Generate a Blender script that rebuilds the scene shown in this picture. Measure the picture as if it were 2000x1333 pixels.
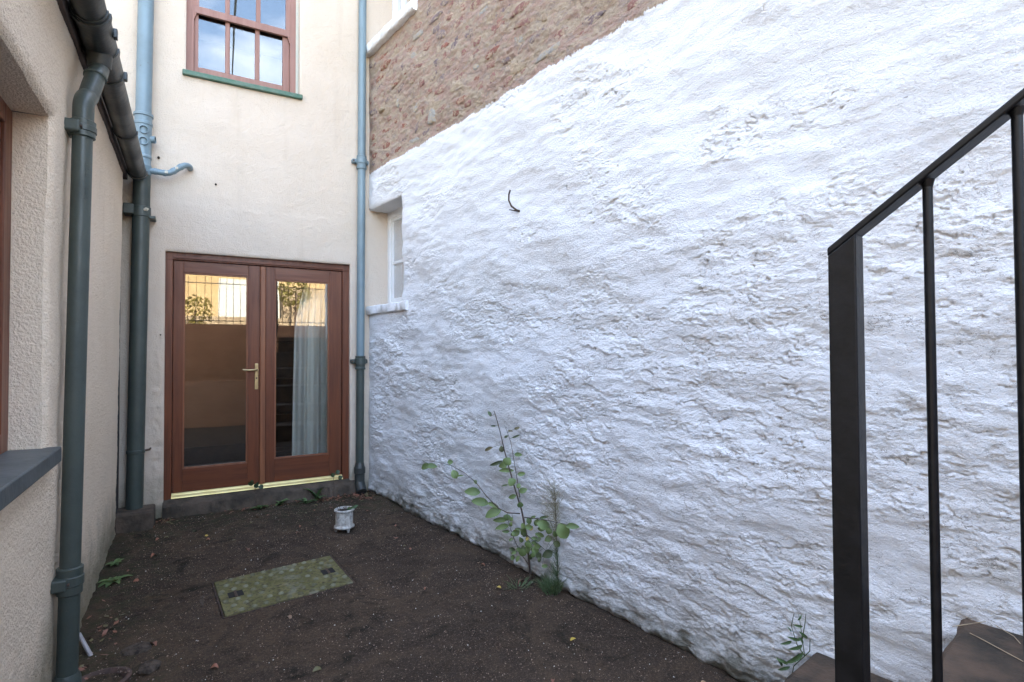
import bpy, math, random
import numpy as np
from mathutils import Vector, Matrix, Euler

random.seed(7)
R = math.radians
S = bpy.context.scene
for o in list(bpy.data.objects):
    bpy.data.objects.remove(o)

# ------------------------------------------------------------------ camera, sky, sun, exposure
cd = bpy.data.cameras.new("camera")
cam = bpy.data.objects.new("camera", cd)
S.collection.objects.link(cam)
S.camera = cam
cd.sensor_width = 36.0
cd.lens = 19.42
cd.clip_start = 0.02
cd.clip_end = 500
_r = Vector((0.8648, -0.5021, -0.0048)).normalized()
_f = Vector((0.5020, 0.8646, 0.0208)).normalized()
_u = _r.cross(_f).normalized()
_r = _f.cross(_u).normalized()
cam.matrix_world = Matrix(((_r.x, _u.x, -_f.x, 0), (_r.y, _u.y, -_f.y, 0), (_r.z, _u.z, -_f.z, 1.35), (0, 0, 0, 1)))

SUN_EL, SUN_AZ = R(38), R(14)          # the sun stands behind the house (+Y), a little towards +X
w = bpy.data.worlds.new("World")
S.world = w
w.use_nodes = True
nt = w.node_tree
nt.nodes.clear()
out = nt.nodes.new("ShaderNodeOutputWorld")
bg = nt.nodes.new("ShaderNodeBackground")
sky = nt.nodes.new("ShaderNodeTexSky")
sky.sky_type = 'NISHITA'
sky.sun_disc = False
sky.sun_elevation = SUN_EL
sky.sun_rotation = SUN_AZ
sky.air_density = 1.0
sky.dust_density = 1.2
sky.ozone_density = 1.0
tc = nt.nodes.new("ShaderNodeTexCoord")
mp = nt.nodes.new("ShaderNodeMapping")
mp.inputs['Scale'].default_value = (1.6, 1.6, 4.0)
cl = nt.nodes.new("ShaderNodeTexNoise")
cl.inputs['Scale'].default_value = 1.7
cl.inputs['Detail'].default_value = 7
cl.inputs['Roughness'].default_value = 0.6
cr = nt.nodes.new("ShaderNodeValToRGB")
cr.color_ramp.elements[0].position = 0.51
cr.color_ramp.elements[1].position = 0.80
cr.color_ramp.elements[1].color = (0.4, 0.4, 0.4, 1)
mx = nt.nodes.new("ShaderNodeMix")
mx.data_type = 'RGBA'
mx.inputs[7].default_value = (11.0, 11.2, 11.6, 1)      # thin bright cloud
nt.links.new(tc.outputs['Generated'], mp.inputs['Vector'])
nt.links.new(mp.outputs[0], cl.inputs['Vector'])
nt.links.new(cl.outputs['Fac'], cr.inputs[0])
nt.links.new(cr.outputs[0], mx.inputs[0])
nt.links.new(sky.outputs[0], mx.inputs[6])
nt.links.new(mx.outputs[2], bg.inputs['Color'])
bg.inputs['Strength'].default_value = 0.15
nt.links.new(bg.outputs[0], out.inputs[0])

sl = bpy.data.lights.new("sun", 'SUN')
sun = bpy.data.objects.new("sun", sl)
S.collection.objects.link(sun)
sl.energy = 5.0
sl.angle = R(0.53)
sl.color = (1.0, 0.93, 0.82)
to_sun = Vector((math.sin(SUN_AZ) * math.cos(SUN_EL), math.cos(SUN_AZ) * math.cos(SUN_EL), math.sin(SUN_EL)))
sun.rotation_euler = to_sun.to_track_quat('Z', 'Y').to_euler()
sun.location = (0, 10, 20)

vs = S.view_settings
S.display_settings.display_device = 'sRGB'
vs.view_transform = 'Standard'
vs.look = 'None'
vs.gamma = 1.0
vs.use_curve_mapping = False
vs.exposure = 3.62
vs.use_white_balance = True
vs.white_balance_temperature = 7200
vs.white_balance_tint = 11
S.cycles.max_bounces = 8
S.cycles.diffuse_bounces = 7
S.cycles.glossy_bounces = 4
S.cycles.transparent_max_bounces = 12

# ------------------------------------------------------------------ noise in numpy
def _hash(ix, iy, seed):
    h = (ix.astype(np.int64) * 374761393 + iy.astype(np.int64) * 668265263 + seed * 1442695041) & 0xFFFFFFFF
    h = ((h ^ (h >> 13)) * 1274126177) & 0xFFFFFFFF
    h = (h ^ (h >> 16)) & 0xFFFFFF
    return (h / float(0xFFFFFF)).astype(np.float32)

def noise(x, y, seed=0):
    """gradient noise, about -1..1"""
    xi, yi = np.floor(x), np.floor(y)
    fx, fy = (x - xi).astype(np.float32), (y - yi).astype(np.float32)
    u = fx * fx * fx * (fx * (fx * 6 - 15) + 10)
    v = fy * fy * fy * (fy * (fy * 6 - 15) + 10)
    def g(ax, ay):
        a = _hash(xi + ax, yi + ay, seed) * 6.2831853
        return np.cos(a) * (fx - ax) + np.sin(a) * (fy - ay)
    return ((g(0, 0) * (1 - u) + g(1, 0) * u) * (1 - v) + (g(0, 1) * (1 - u) + g(1, 1) * u) * v) * 1.5

def fbm(x, y, seed=0, oct=3, gain=0.5):
    r, a, f = 0, 1.0, 1.0
    for k in range(oct):
        r = r + a * noise(x * f, y * f, seed + k * 17)
        a *= gain
        f *= 2.03
    return r

def smooth(a, b, x):
    t = np.clip((x - a) / (b - a), 0, 1)
    return t * t * (3 - 2 * t)

def cells(x, y, seed=0, jit=0.85):
    """F1, F2, offset to the cell point, two random numbers"""
    xi, yi = np.floor(x), np.floor(y)
    f1 = np.full(x.shape, 9.0, np.float32)
    f2 = f1.copy()
    dx = np.zeros(x.shape, np.float32); dy = dx.copy(); ra = dx.copy(); rb = dx.copy()
    for ax in (-1, 0, 1):
        for ay in (-1, 0, 1):
            cx, cy = xi + ax, yi + ay
            px = cx + 0.5 + jit * (_hash(cx, cy, seed) - 0.5)
            py = cy + 0.5 + jit * (_hash(cx, cy, seed + 5) - 0.5)
            ex, ey = (x - px).astype(np.float32), (y - py).astype(np.float32)
            dd = np.sqrt(ex * ex + ey * ey)
            near = dd < f1
            f2 = np.where(near, f1, np.minimum(f2, dd))
            dx = np.where(near, ex, dx); dy = np.where(near, ey, dy)
            ra = np.where(near, _hash(cx, cy, seed + 9), ra)
            rb = np.where(near, _hash(cx, cy, seed + 13), rb)
            f1 = np.where(near, dd, f1)
    return f1, f2, dx, dy, ra, rb

# ------------------------------------------------------------------ objects
def tag(o, label=None, cat=None, group=None, kind=None):
    if label: o['label'] = label
    if cat: o['category'] = cat
    if group: o['group'] = group
    if kind: o['kind'] = kind
    return o

def empty(name, loc, label=None, cat=None, group=None):
    o = bpy.data.objects.new(name, None)
    o.empty_display_size = 0.1
    S.collection.objects.link(o)
    o.location = loc
    return tag(o, label, cat, group)

def worldloc(o):
    v = Vector((0, 0, 0))
    while o is not None:
        v = v + Vector(o.location)
        o = o.parent
    return v

def link(name, me, m, parent=None, loc=None):
    o = bpy.data.objects.new(name, me)
    if m is not None and not me.materials:
        for q in (m if isinstance(m, (list, tuple)) else [m]):
            me.materials.append(q)
    S.collection.objects.link(o)
    if parent: o.parent = parent
    if loc is not None: o.location = loc
    return o

class MB:
    """collects faces in world coordinates; build() links them as one mesh object"""
    def __init__(s):
        s.v, s.f, s.mi = [], [], []
    def face(s, pts, mi=0):
        i = len(s.v); s.v += [tuple(p) for p in pts]; s.f.append(tuple(range(i, i + len(pts)))); s.mi.append(mi)
    def box(s, a, b, mi=0):
        x0, y0, z0 = a; x1, y1, z1 = b
        return s.hexa([(x0, y0), (x1, y0), (x1, y1), (x0, y1)], z0, z1, mi)
    def hexa(s, quad, z0, z1, mi=0):
        i = len(s.v)
        s.v += [(p[0], p[1], z0) for p in quad] + [(p[0], p[1], z1) for p in quad]
        for f in ((3, 2, 1, 0), (4, 5, 6, 7), (0, 1, 5, 4), (1, 2, 6, 5), (2, 3, 7, 6), (3, 0, 4, 7)):
            s.f.append(tuple(i + k for k in f)); s.mi.append(mi)
    def obox(s, o, ex, ey, ez):
        """oriented box from a corner and three edge vectors"""
        o, ex, ey, ez = Vector(o), Vector(ex), Vector(ey), Vector(ez)
        i = len(s.v)
        for k in (Vector(), ez):
            s.v += [tuple(o + k), tuple(o + ex + k), tuple(o + ex + ey + k), tuple(o + ey + k)]
        for f in ((3, 2, 1, 0), (4, 5, 6, 7), (0, 1, 5, 4), (1, 2, 6, 5), (2, 3, 7, 6), (3, 0, 4, 7)):
            s.f.append(tuple(i + k for k in f)); s.mi.append(0)
    def tube(s, pts, rad, n=12, cap=True):
        pts = [Vector(p) for p in pts]
        if not isinstance(rad, (list, tuple)): rad = [rad] * len(pts)
        rings = []
        t0 = (pts[1] - pts[0]).normalized()
        a = Vector((0, 0, 1)) if abs(t0.z) < 0.9 else Vector((1, 0, 0))
        nx = t0.cross(a).normalized()
        for k, p in enumerate(pts):
            t = (pts[min(k + 1, len(pts) - 1)] - pts[max(k - 1, 0)])
            if t.length < 1e-9: t = t0
            t.normalize()
            nx = (nx - t * nx.dot(t)).normalized()
            ny = t.cross(nx)
            i = len(s.v)
            for j in range(n):
                an = 2 * math.pi * j / n
                s.v.append(tuple(p + (nx * math.cos(an) + ny * math.sin(an)) * rad[k]))
            rings.append(i)
        for k in range(len(rings) - 1):
            for j in range(n):
                q = (j + 1) % n
                s.f.append((rings[k] + j, rings[k] + q, rings[k + 1] + q, rings[k + 1] + j)); s.mi.append(0)
        if cap:
            s.f.append(tuple(reversed(range(rings[0], rings[0] + n)))); s.mi.append(0)
            s.f.append(tuple(range(rings[-1], rings[-1] + n))); s.mi.append(0)
    def ring(s, c, axis, r_out, h, n=20, lip=0.004):
        """a collar: short fat tube with rounded lips, centred on c along axis"""
        c, ax = Vector(c), Vector(axis).normalized()
        s.tube([c - ax * h / 2, c - ax * (h / 2 - lip), c + ax * (h / 2 - lip), c + ax * h / 2],
               [r_out - lip, r_out, r_out, r_out - lip], n)
    def build(s, name, m, parent=None, smoothed=False, bevel=0, auto=None):
        o0 = worldloc(parent) if parent else Vector((0, 0, 0))
        me = bpy.data.meshes.new(name)
        me.from_pydata([(x - o0.x, y - o0.y, z - o0.z) for x, y, z in s.v], [], s.f)
        o = link(name, me, m, parent)
        if any(s.mi): me.polygons.foreach_set('material_index', s.mi)
        if smoothed:
            me.polygons.foreach_set('use_smooth', [True] * len(s.f))
            me.set_sharp_from_angle(angle=R(auto or 40))
        if bevel:
            b = o.modifiers.new("b", 'BEVEL'); b.width = bevel; b.segments = 2; b.limit_method = 'ANGLE'
        me.update()
        return o

def grid_mesh(name, P, drop, m, parent=None, extra=None):
    """P: (ny, nx, 3) vertex positions; drop: (ny-1, nx-1) faces left out; extra: list of (verts, faces)"""
    ny, nx = P.shape[:2]
    idx = np.arange(ny * nx).reshape(ny, nx)
    q = np.stack([idx[:-1, :-1], idx[:-1, 1:], idx[1:, 1:], idx[1:, :-1]], -1)
    q = q[~drop].reshape(-1, 4)
    V = P.reshape(-1, 3)
    used = np.zeros(len(V), bool); used[q.ravel()] = True
    remap = np.cumsum(used) - 1
    V = V[used]; q = remap[q]
    for ev, ef in (extra or []):
        q = np.vstack([q, np.array(ef) + len(V)]); V = np.vstack([V, np.array(ev, float)])
    o0 = np.array(worldloc(parent)) if parent else np.zeros(3)
    V = (V - o0).astype(np.float32)
    me = bpy.data.meshes.new(name)
    me.vertices.add(len(V)); me.vertices.foreach_set('co', V.ravel())
    me.loops.add(q.size); me.loops.foreach_set('vertex_index', q.ravel().astype(np.int32))
    me.polygons.add(len(q)); me.polygons.foreach_set('loop_start', np.arange(0, q.size, 4, dtype=np.int32))
    me.polygons.foreach_set('use_smooth', np.ones(len(q), bool))
    me.update(calc_edges=True)
    return link(name, me, m, parent)

def axis(*segs):
    """coordinates: (start, end, step) ..., each boundary hit exactly"""
    r = []
    for a, b, st in segs:
        k = max(1, int(round((b - a) / st)))
        r += list(np.linspace(a, b, k + 1))[(1 if r else 0):]
    return np.array(r)

# ------------------------------------------------------------------ materials
class NT:
    def __init__(s, name):
        s.m = bpy.data.materials.new(name)
        s.m.use_nodes = True
        s.t = s.m.node_tree
        s.b = s.t.nodes['Principled BSDF']
        s.out = s.t.nodes['Material Output']
        s.pos = s.t.nodes.new('ShaderNodeNewGeometry').outputs['Position']
    def n(s, typ, **kw):
        x = s.t.nodes.new(typ)
        for k, v in kw.items(): setattr(x, k, v)
        return x
    def set(s, sock, v):
        if isinstance(v, (int, float)): sock.default_value = v
        elif isinstance(v, tuple): sock.default_value = v if len(v) == len(sock.default_value) else (*v, 1)
        else: s.t.links.new(v, sock)
    def map(s, scale=(1, 1, 1), loc=(0, 0, 0), rot=(0, 0, 0), vec=None):
        x = s.n('ShaderNodeMapping')
        x.inputs['Scale'].default_value = scale; x.inputs['Location'].default_value = loc; x.inputs['Rotation'].default_value = rot
        s.set(x.inputs['Vector'], vec or s.pos)
        return x.outputs[0]
    def noise(s, scale, detail=3, rough=0.5, vec=None, dist=0.0):
        x = s.n('ShaderNodeTexNoise')
        x.inputs['Scale'].default_value = scale; x.inputs['Detail'].default_value = detail
        x.inputs['Roughness'].default_value = rough; x.inputs['Distortion'].default_value = dist
        s.set(x.inputs['Vector'], vec or s.pos)
        return x.outputs['Fac']
    def voro(s, scale, vec=None, feature='F1', what='Distance'):
        x = s.n('ShaderNodeTexVoronoi', feature=feature)
        x.inputs['Scale'].default_value = scale
        s.set(x.inputs['Vector'], vec or s.pos)
        return x.outputs[what]
    def ramp(s, v, a, b, lo=0.0, hi=1.0):
        x = s.n('ShaderNodeMapRange', interpolation_type='SMOOTHSTEP')
        x.inputs[1].default_value = a; x.inputs[2].default_value = b; x.inputs[3].default_value = lo; x.inputs[4].default_value = hi
        s.set(x.inputs[0], v)
        return x.outputs[0]
    def math(s, op, a, b=0.0):
        x = s.n('ShaderNodeMath', operation=op)
        s.set(x.inputs[0], a); s.set(x.inputs[1], b)
        return x.outputs[0]
    def mix(s, f, a, b):
        x = s.n('ShaderNodeMix', data_type='RGBA')
        s.set(x.inputs[0], f); s.set(x.inputs[6], a); s.set(x.inputs[7], b)
        return x.outputs[2]
    def mixf(s, f, a, b):
        x = s.n('ShaderNodeMix', data_type='FLOAT')
        s.set(x.inputs[0], f); s.set(x.inputs[2], a); s.set(x.inputs[3], b)
        return x.outputs[0]
    def xyz(s):
        x = s.n('ShaderNodeSeparateXYZ'); s.set(x.inputs[0], s.pos); return x.outputs
    def bump(s, h, dist, strength=1.0, prev=None):
        x = s.n('ShaderNodeBump')
        x.inputs['Distance'].default_value = dist
        s.set(x.inputs['Strength'], strength)
        s.set(x.inputs['Height'], h)
        if prev is not None: s.set(x.inputs['Normal'], prev)
        return x.outputs[0]
    def done(s, color, rough=0.7, normal=None, spec=0.5, metal=0.0):
        s.set(s.b.inputs['Base Color'], color)
        s.set(s.b.inputs['Roughness'], rough)
        s.set(s.b.inputs['Specular IOR Level'], spec)
        s.set(s.b.inputs['Metallic'], metal)
        if normal is not None: s.set(s.b.inputs['Normal'], normal)
        return s.m

def simple(name, c1, c2=None, scale=8, rough=0.6, bump=None, spec=0.5, metal=0.0, stretch=None, detail=4):
    s = NT(name)
    vec = s.map(stretch) if stretch else None
    col = c1
    f = s.noise(scale, detail, 0.6, vec)
    if c2 is not None: col = s.mix(s.ramp(f, 0.35, 0.68), c1, c2)
    nrm = None
    if bump: nrm = s.bump(s.noise(bump[0], 3, 0.6, vec), bump[1])
    rr = s.mixf(f, max(0, rough - 0.1), min(1, rough + 0.1))
    return s.done(col, rr, nrm, spec, metal)

def m_roughcast(name, base, grain, dist, dirt_lo=None):
    s = NT(name)
    big = s.noise(1.1, 4, 0.6)
    streak = s.noise(1.0, 4, 0.6, s.map((7, 7, 0.7)))
    col = s.mix(s.ramp(big, 0.35, 0.7), base, tuple(c * k for c, k in zip(base, (0.93, 0.92, 0.90))))
    col = s.mix(s.math('MULTIPLY', s.ramp(streak, 0.55, 0.75), 0.35), col, (base[0] * 0.78, base[1] * 0.75, base[2] * 0.70))
    # specks of grit and pin holes in the render
    sp = s.noise(grain * 2.2, 2, 0.6)
    col = s.mix(s.ramp(sp, 0.64, 0.72, 0, 0.5), col, (base[0] * 0.55, base[1] * 0.5, base[2] * 0.44))
    z = s.xyz()[2]
    edge = s.math('ADD', z, s.math('MULTIPLY', s.noise(5, 5, 0.65), -0.55))
    if dirt_lo is not None:     # rain splash and algae along the foot of the wall
        col = s.mix(s.ramp(edge, -0.32, -0.02 + dirt_lo, 0.85, 0.0), col, (0.17, 0.155, 0.10))
    h1 = s.noise(grain, 3, 0.65)
    h2 = s.voro(grain * 0.6, feature='SMOOTH_F1')
    h = s.math('ADD', h1, s.math('MULTIPLY', h2, -0.5))
    n1 = s.bump(h, dist)
    return s.done(col, 0.92, n1, 0.25)

def m_painted_rubble():
    s = NT("painted_rubble")
    x, y, z = s.xyz()
    vec = s.map((1, 1, 2.2))
    # limewash
    big = s.noise(0.9, 4, 0.6)
    wht = s.mix(s.ramp(big, 0.35, 0.7), (0.86, 0.86, 0.865), (0.80, 0.795, 0.79))
    # worn patches where the wash is thin
    worn = s.noise(9, 6, 0.72, vec, 0.6)
    region = s.ramp(s.noise(0.8, 2, 0.5, s.map((1, 1, 1), (3.1, 0, 1.7))), 0.38, 0.58)
    wht = s.mix(s.math('MULTIPLY', s.ramp(worn, 0.60, 0.70), s.mixf(region, 0.15, 0.7)), wht, (0.48, 0.43, 0.37))
    flake = s.noise(30, 5, 0.75, vec, 0.8)
    wht = s.mix(s.math('MULTIPLY', s.ramp(flake, 0.66, 0.70), s.mixf(region, 0.3, 0.85)), wht, (0.17, 0.14, 0.115))
    # hairline cracks with dirt in them
    low = s.ramp(z, 2.6, 1.4)
    for sc_, th, sx, m0 in ((5.5, 0.0085, 3.3, 0.52), (13.0, 0.012, 8.1, 0.54), (3.2, 0.005, 1.9, 0.5)):
        ln = s.math('ABSOLUTE', s.math('SUBTRACT', s.noise(sc_, 6, 0.62, s.map((1, 1, 2.6), (sx, 2, 1)), 0.4), 0.5))
        msk = s.math('MULTIPLY', s.ramp(s.noise(sc_ * 0.9, 3, 0.6, s.map((1, 1, 1.6), (2, sx, 5))), m0, m0 + 0.08), s.mixf(low, 0.12, 0.75))
        wht = s.mix(s.math('MULTIPLY', s.ramp(ln, th * 0.3, th, 1, 0), msk), wht, (0.20, 0.165, 0.13))
    # damp and algae along the foot
    ground = s.math('MULTIPLY', s.math('SUBTRACT', 5.42, y), -0.028)
    hz = s.math('SUBTRACT', z, ground)
    e = s.math('ADD', hz, s.math('MULTIPLY', s.noise(4.5, 6, 0.7), -0.55))
    wht = s.mix(s.ramp(e, -0.27, 0.08, 0.6, 0.0), wht, (0.36, 0.34, 0.29))
    wht = s.mix(s.ramp(e, -0.30, -0.16, 0.85, 0.0), wht, (0.10, 0.092, 0.062))
    # bare stone and buff mortar above the brushed edge of the paint
    c1 = s.noise(13, 5, 0.7, s.map((1, 1, 2.0)), 0.5)
    c2 = s.noise(6, 4, 0.65, s.map((1, 1, 2.4), (5, 1, 2)), 0.7)
    c3 = s.noise(45, 4, 0.7)
    mor = s.mix(s.ramp(c2, 0.42, 0.60), (0.48, 0.375, 0.275), (0.44, 0.295, 0.235))
    mor = s.mix(s.ramp(c1, 0.50, 0.66), mor, (0.37, 0.285, 0.24))
    mor = s.mix(s.ramp(c3, 0.58, 0.74, 0, 0.6), mor, (0.18, 0.14, 0.11))
    mor = s.mix(s.ramp(s.noise(60, 3, 0.7), 0.60, 0.72, 0, 0.7), mor, (0.58, 0.50, 0.40))
    brush = s.noise(1, 4, 0.75, s.map((38, 38, 7)))
    lump = s.noise(7, 4, 0.6)
    line = s.math('ADD', z, s.math('ADD', s.math('MULTIPLY', s.math('SUBTRACT', brush, 0.5), s.ramp(s.noise(3, 2, 0.5), 0.4, 0.6, 0.03, 0.08)), s.math('MULTIPLY', s.math('SUBTRACT', lump, 0.5), 0.07)))
    top = s.ramp(line, 3.118, 3.128)
    col = s.mix(top, wht, mor)
    h = s.noise(62, 5, 0.72, vec, 0.3)
    h2 = s.noise(170, 3, 0.65)
    n1 = s.bump(h, 0.010)
    n1 = s.bump(h2, 0.0035, 1.0, n1)
    n1 = s.bump(s.noise(55, 5, 0.75), 0.014, top, n1)
    return s.done(col, s.mixf(top, 0.75, 0.95), n1, 0.3)

def m_stone(name, c1, c2):
    s = NT(name)
    f = s.noise(16, 5, 0.7)
    col = s.mix(s.ramp(f, 0.36, 0.66), c1, c2)
    smear = s.noise(22, 5, 0.7, s.map((1, 1, 1.6), (2, 2, 2)), 0.6)      # mortar smeared over the faces
    col = s.mix(s.ramp(smear, 0.45, 0.60, 0.0, 0.85), col, (0.48, 0.38, 0.265))
    col = s.mix(s.ramp(s.noise(60, 3, 0.7), 0.62, 0.75, 0, 0.6), col, (0.14, 0.11, 0.10))
    n1 = s.bump(s.noise(55, 5, 0.75), 0.016)
    return s.done(col, 0.95, n1, 0.2)

def m_ground():
    s = NT("tarmac")
    a = s.noise(2.2, 5, 0.65)
    b = s.noise(9, 5, 0.7)
    grit = s.noise(160, 3, 0.8)
    grit2 = s.noise(95, 5, 0.85)
    col = s.mix(s.ramp(a, 0.35, 0.65), (0.0352, 0.0251, 0.0180), (0.0511, 0.0360, 0.0255))
    col = s.mix(s.ramp(b, 0.48, 0.72, 0, 0.7), col, (0.0164, 0.0146, 0.0109))
    col = s.mix(s.ramp(grit2, 0.50, 0.66, 0, 0.75), col, (0.1418, 0.0979, 0.0695))
    col = s.mix(s.ramp(grit, 0.60, 0.70, 0, 0.9), col, (0.3150, 0.2024, 0.1443))
    worn = s.ramp(s.noise(1.7, 6, 0.72, s.map((1, 1, 1), (7, 3, 0)), 0.6), 0.46, 0.62)
    col = s.mix(s.math('MULTIPLY', worn, s.ramp(grit2, 0.40, 0.62, 0.25, 1.0)), col, (0.0930, 0.0618, 0.0403))
    damp = s.ramp(s.noise(2.6, 6, 0.75, s.map((1, 1, 1), (1, 8, 0)), 0.8), 0.55, 0.66)
    col = s.mix(s.math('MULTIPLY', damp, 0.8), col, (0.0141, 0.0134, 0.0092))
    x, y, z = s.xyz()
    # moss along the foot of the left wall and at the doorstep
    m1 = s.ramp(s.math('ADD', x, s.math('MULTIPLY', s.noise(4, 5, 0.7), 0.9)), 0.0, 0.5, 1, 0)
    m2 = s.ramp(s.math('ADD', y, s.math('MULTIPLY', s.noise(3, 5, 0.7), 1.6)), 5.2, 6.1)
    mo = s.math('MULTIPLY', s.math('MAXIMUM', m1, m2), s.ramp(s.noise(14, 5, 0.75), 0.42, 0.62))
    col = s.mix(s.math('MULTIPLY', mo, 0.75), col, (0.0340, 0.0372, 0.0174))
    n1 = s.bump(s.noise(150, 4, 0.75), 0.0045)
    n1 = s.bump(s.noise(28, 4, 0.6), 0.005, 1.0, n1)
    return s.done(col, s.ramp(b, 0.3, 0.7, 0.8, 0.98), n1, 0.12)

def m_pipe(name, c, c2=None, rough=0.38):
    s = NT(name)
    f = s.noise(5, 5, 0.65)
    col = s.mix(s.ramp(f, 0.4, 0.7), c, c2 or tuple(k * 0.8 for k in c))
    dirt = s.noise(40, 4, 0.7)
    col = s.mix(s.ramp(dirt, 0.66, 0.76, 0, 0.6), col, (0.10, 0.09, 0.07))
    run = s.noise(1, 4, 0.7, s.map((30, 30, 1.6)))
    col = s.mix(s.ramp(run, 0.58, 0.72, 0, 0.3), col, tuple(k * 0.6 for k in c))
    n1 = s.bump(s.noise(60, 3, 0.6), 0.0012)
    return s.done(col, s.ramp(f, 0.3, 0.7, rough - 0.06, rough + 0.14), n1, 0.5)

def m_wood(name, c, c2, rough=0.38, stretch=(30, 30, 1.5)):
    s = NT(name)
    g = s.noise(1.0, 5, 0.65, s.map(stretch), 0.4)
    col = s.mix(s.ramp(g, 0.35, 0.68), c, c2)
    col = s.mix(s.ramp(s.noise(3, 4, 0.6), 0.5, 0.75, 0, 0.4), col, tuple(k * 0.7 for k in c))
    n1 = s.bump(g, 0.0012)
    return s.done(col, s.ramp(g, 0.3, 0.7, rough - 0.08, rough + 0.1), n1, 0.3)

def m_glass(name, boost=2.0, tint=(0.86, 0.9, 0.88), wav=0.0015, obscured=False):
    s = NT(name)
    t = s.t
    t.nodes.remove(s.b)
    gl = s.n('ShaderNodeBsdfGlossy'); gl.inputs['Roughness'].default_value = 0.0
    tr = s.n('ShaderNodeBsdfTransparent'); tr.inputs['Color'].default_value = (*tint, 1)
    fr = s.n('ShaderNodeFresnel'); fr.inputs['IOR'].default_value = 1.5
    mxs = s.n('ShaderNodeMixShader')
    fac = s.math('MINIMUM', s.math('MULTIPLY', fr.outputs[0], boost), 1.0)
    b = s.bump(s.noise(2.0, 1, 0.5), wav * 0.4)
    t.links.new(b, gl.inputs['Normal'])
    t.links.new(fac, mxs.inputs[0])
    if obscured:        # patterned privacy glass: scatters what is behind it
        df = s.n('ShaderNodeBsdfDiffuse'); df.inputs['Color'].default_value = (0.22, 0.215, 0.20, 1)
        bb = s.bump(s.voro(120, feature='SMOOTH_F1'), 0.01)
        t.links.new(bb, df.inputs['Normal']); gl.inputs['Roughness'].default_value = 0.25
        t.links.new(bb, gl.inputs['Normal'])
        t.links.new(df.outputs[0], mxs.inputs[1])
    else:
        t.links.new(tr.outputs[0], mxs.inputs[1])
    t.links.new(gl.outputs[0], mxs.inputs[2])
    t.links.new(mxs.outputs[0], s.out.inputs['Surface'])
    return s.m

def m_cover():
    s = NT("mossy_iron")
    f = s.noise(14, 5, 0.7)
    col = s.mix(s.ramp(f, 0.35, 0.65), (0.098, 0.090, 0.030), (0.160, 0.142, 0.060))
    col = s.mix(s.ramp(s.noise(45, 4, 0.7), 0.46, 0.66, 0, 0.85), col, (0.045, 0.036, 0.028))
    col = s.mix(s.ramp(s.noise(8, 3, 0.6, s.map((1, 1, 1), (4, 2, 0))), 0.56, 0.70, 0, 0.6), col, (0.21, 0.205, 0.16))
    n1 = s.bump(s.noise(90, 4, 0.7), 0.003)
    return s.done(col, 0.75, n1, 0.3)

def m_leaf(name, c, c2):
    s = NT(name)
    oi = s.n('ShaderNodeObjectInfo')
    col = s.mix(oi.outputs['Random'], c, c2)
    col = s.mix(s.ramp(s.noise(60, 3, 0.6), 0.5, 0.8, 0, 0.4), col, tuple(k * 0.55 for k in c))
    s.b.inputs['Subsurface Weight'].default_value = 0.0
    return s.done(col, 0.5, None, 0.4)

def m_retaining():
    s = NT("retaining_stone")
    vec = s.map((1, 1, 3.2))
    f = s.noise(2.2, 5, 0.7, vec, 0.4)
    col = s.mix(s.ramp(f, 0.3, 0.75), (0.50, 0.27, 0.155), (0.41, 0.215, 0.125))
    n1 = s.bump(f, 0.011)
    return s.done(col, 0.95, n1, 0.2)

M = {}
M['house'] = m_roughcast("cream_render", (0.65, 0.54, 0.435), 150, 0.0055, 0.14)
M['ext'] = m_roughcast("cream_roughcast", (0.82, 0.68, 0.53), 125, 0.0085, 0.20)
M['rubble'] = m_painted_rubble()
M['paint_white'] = simple("white_masonry_paint", (0.80, 0.80, 0.80), (0.66, 0.65, 0.63), 9, 0.75, (45, 0.006), 0.3)
M['ground'] = m_ground()
M['pipe_sky_lit'] = m_pipe("pipe_paint_sky_lit", (0.16, 0.225, 0.25), (0.14, 0.195, 0.215), 0.36)  # same pipe paint with the blue of sky light put into the colour
M['pipe_green_and_shaded'] = m_pipe("green_grey_paint_and_shaded", (0.052, 0.067, 0.058), (0.043, 0.055, 0.048), 0.42)  # left pipe's own green; on the other pipes a shaded copy of their paint
M['gutter'] = m_pipe("black_green_gutter_paint", (0.038, 0.042, 0.038), (0.03, 0.033, 0.029), 0.40)
M['wood'] = m_wood("mahogany_stain", (0.165, 0.052, 0.025), (0.100, 0.033, 0.017))
M['wood_h'] = m_wood("mahogany_stain_rails", (0.165, 0.052, 0.025), (0.100, 0.033, 0.017), stretch=(1.5, 30, 30))
M['wood_light'] = m_wood("worn_mahogany_stain", (0.27, 0.105, 0.052), (0.19, 0.07, 0.036))
M['sash'] = m_wood("red_brown_window_paint", (0.30, 0.155, 0.12), (0.25, 0.125, 0.095), 0.5)
M['green_sill'] = simple("mossy_green_paint", (0.05, 0.13, 0.085), (0.11, 0.17, 0.125), 14, 0.7, (60, 0.004))
M['grey_sill'] = simple("slate_grey_sill_paint", (0.085, 0.098, 0.10), (0.066, 0.078, 0.08), 6, 0.5, (30, 0.002))
M['glass'] = m_glass("double_glazing", 3.3, (0.95, 0.96, 0.95), 0.0012)
M['glass_dark'] = m_glass("window_glass", 2.5, (0.8, 0.84, 0.84), 0.0008)
M['glass_obscured'] = m_glass("patterned_privacy_glass", 1.5, obscured=True)
M['white_gloss'] = simple("white_gloss_paint", (0.80, 0.80, 0.79), (0.74, 0.74, 0.73), 7, 0.35, None)
M['brass'] = simple("aged_brass", (0.50, 0.38, 0.20), (0.33, 0.25, 0.14), 25, 0.38, None, 0.5, 0.9)
M['brass_strip'] = simple("brass_anodised_strip", (0.95, 0.78, 0.36), (0.88, 0.69, 0.29), 9, 0.40, None, 0.5, 0.75)
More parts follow.
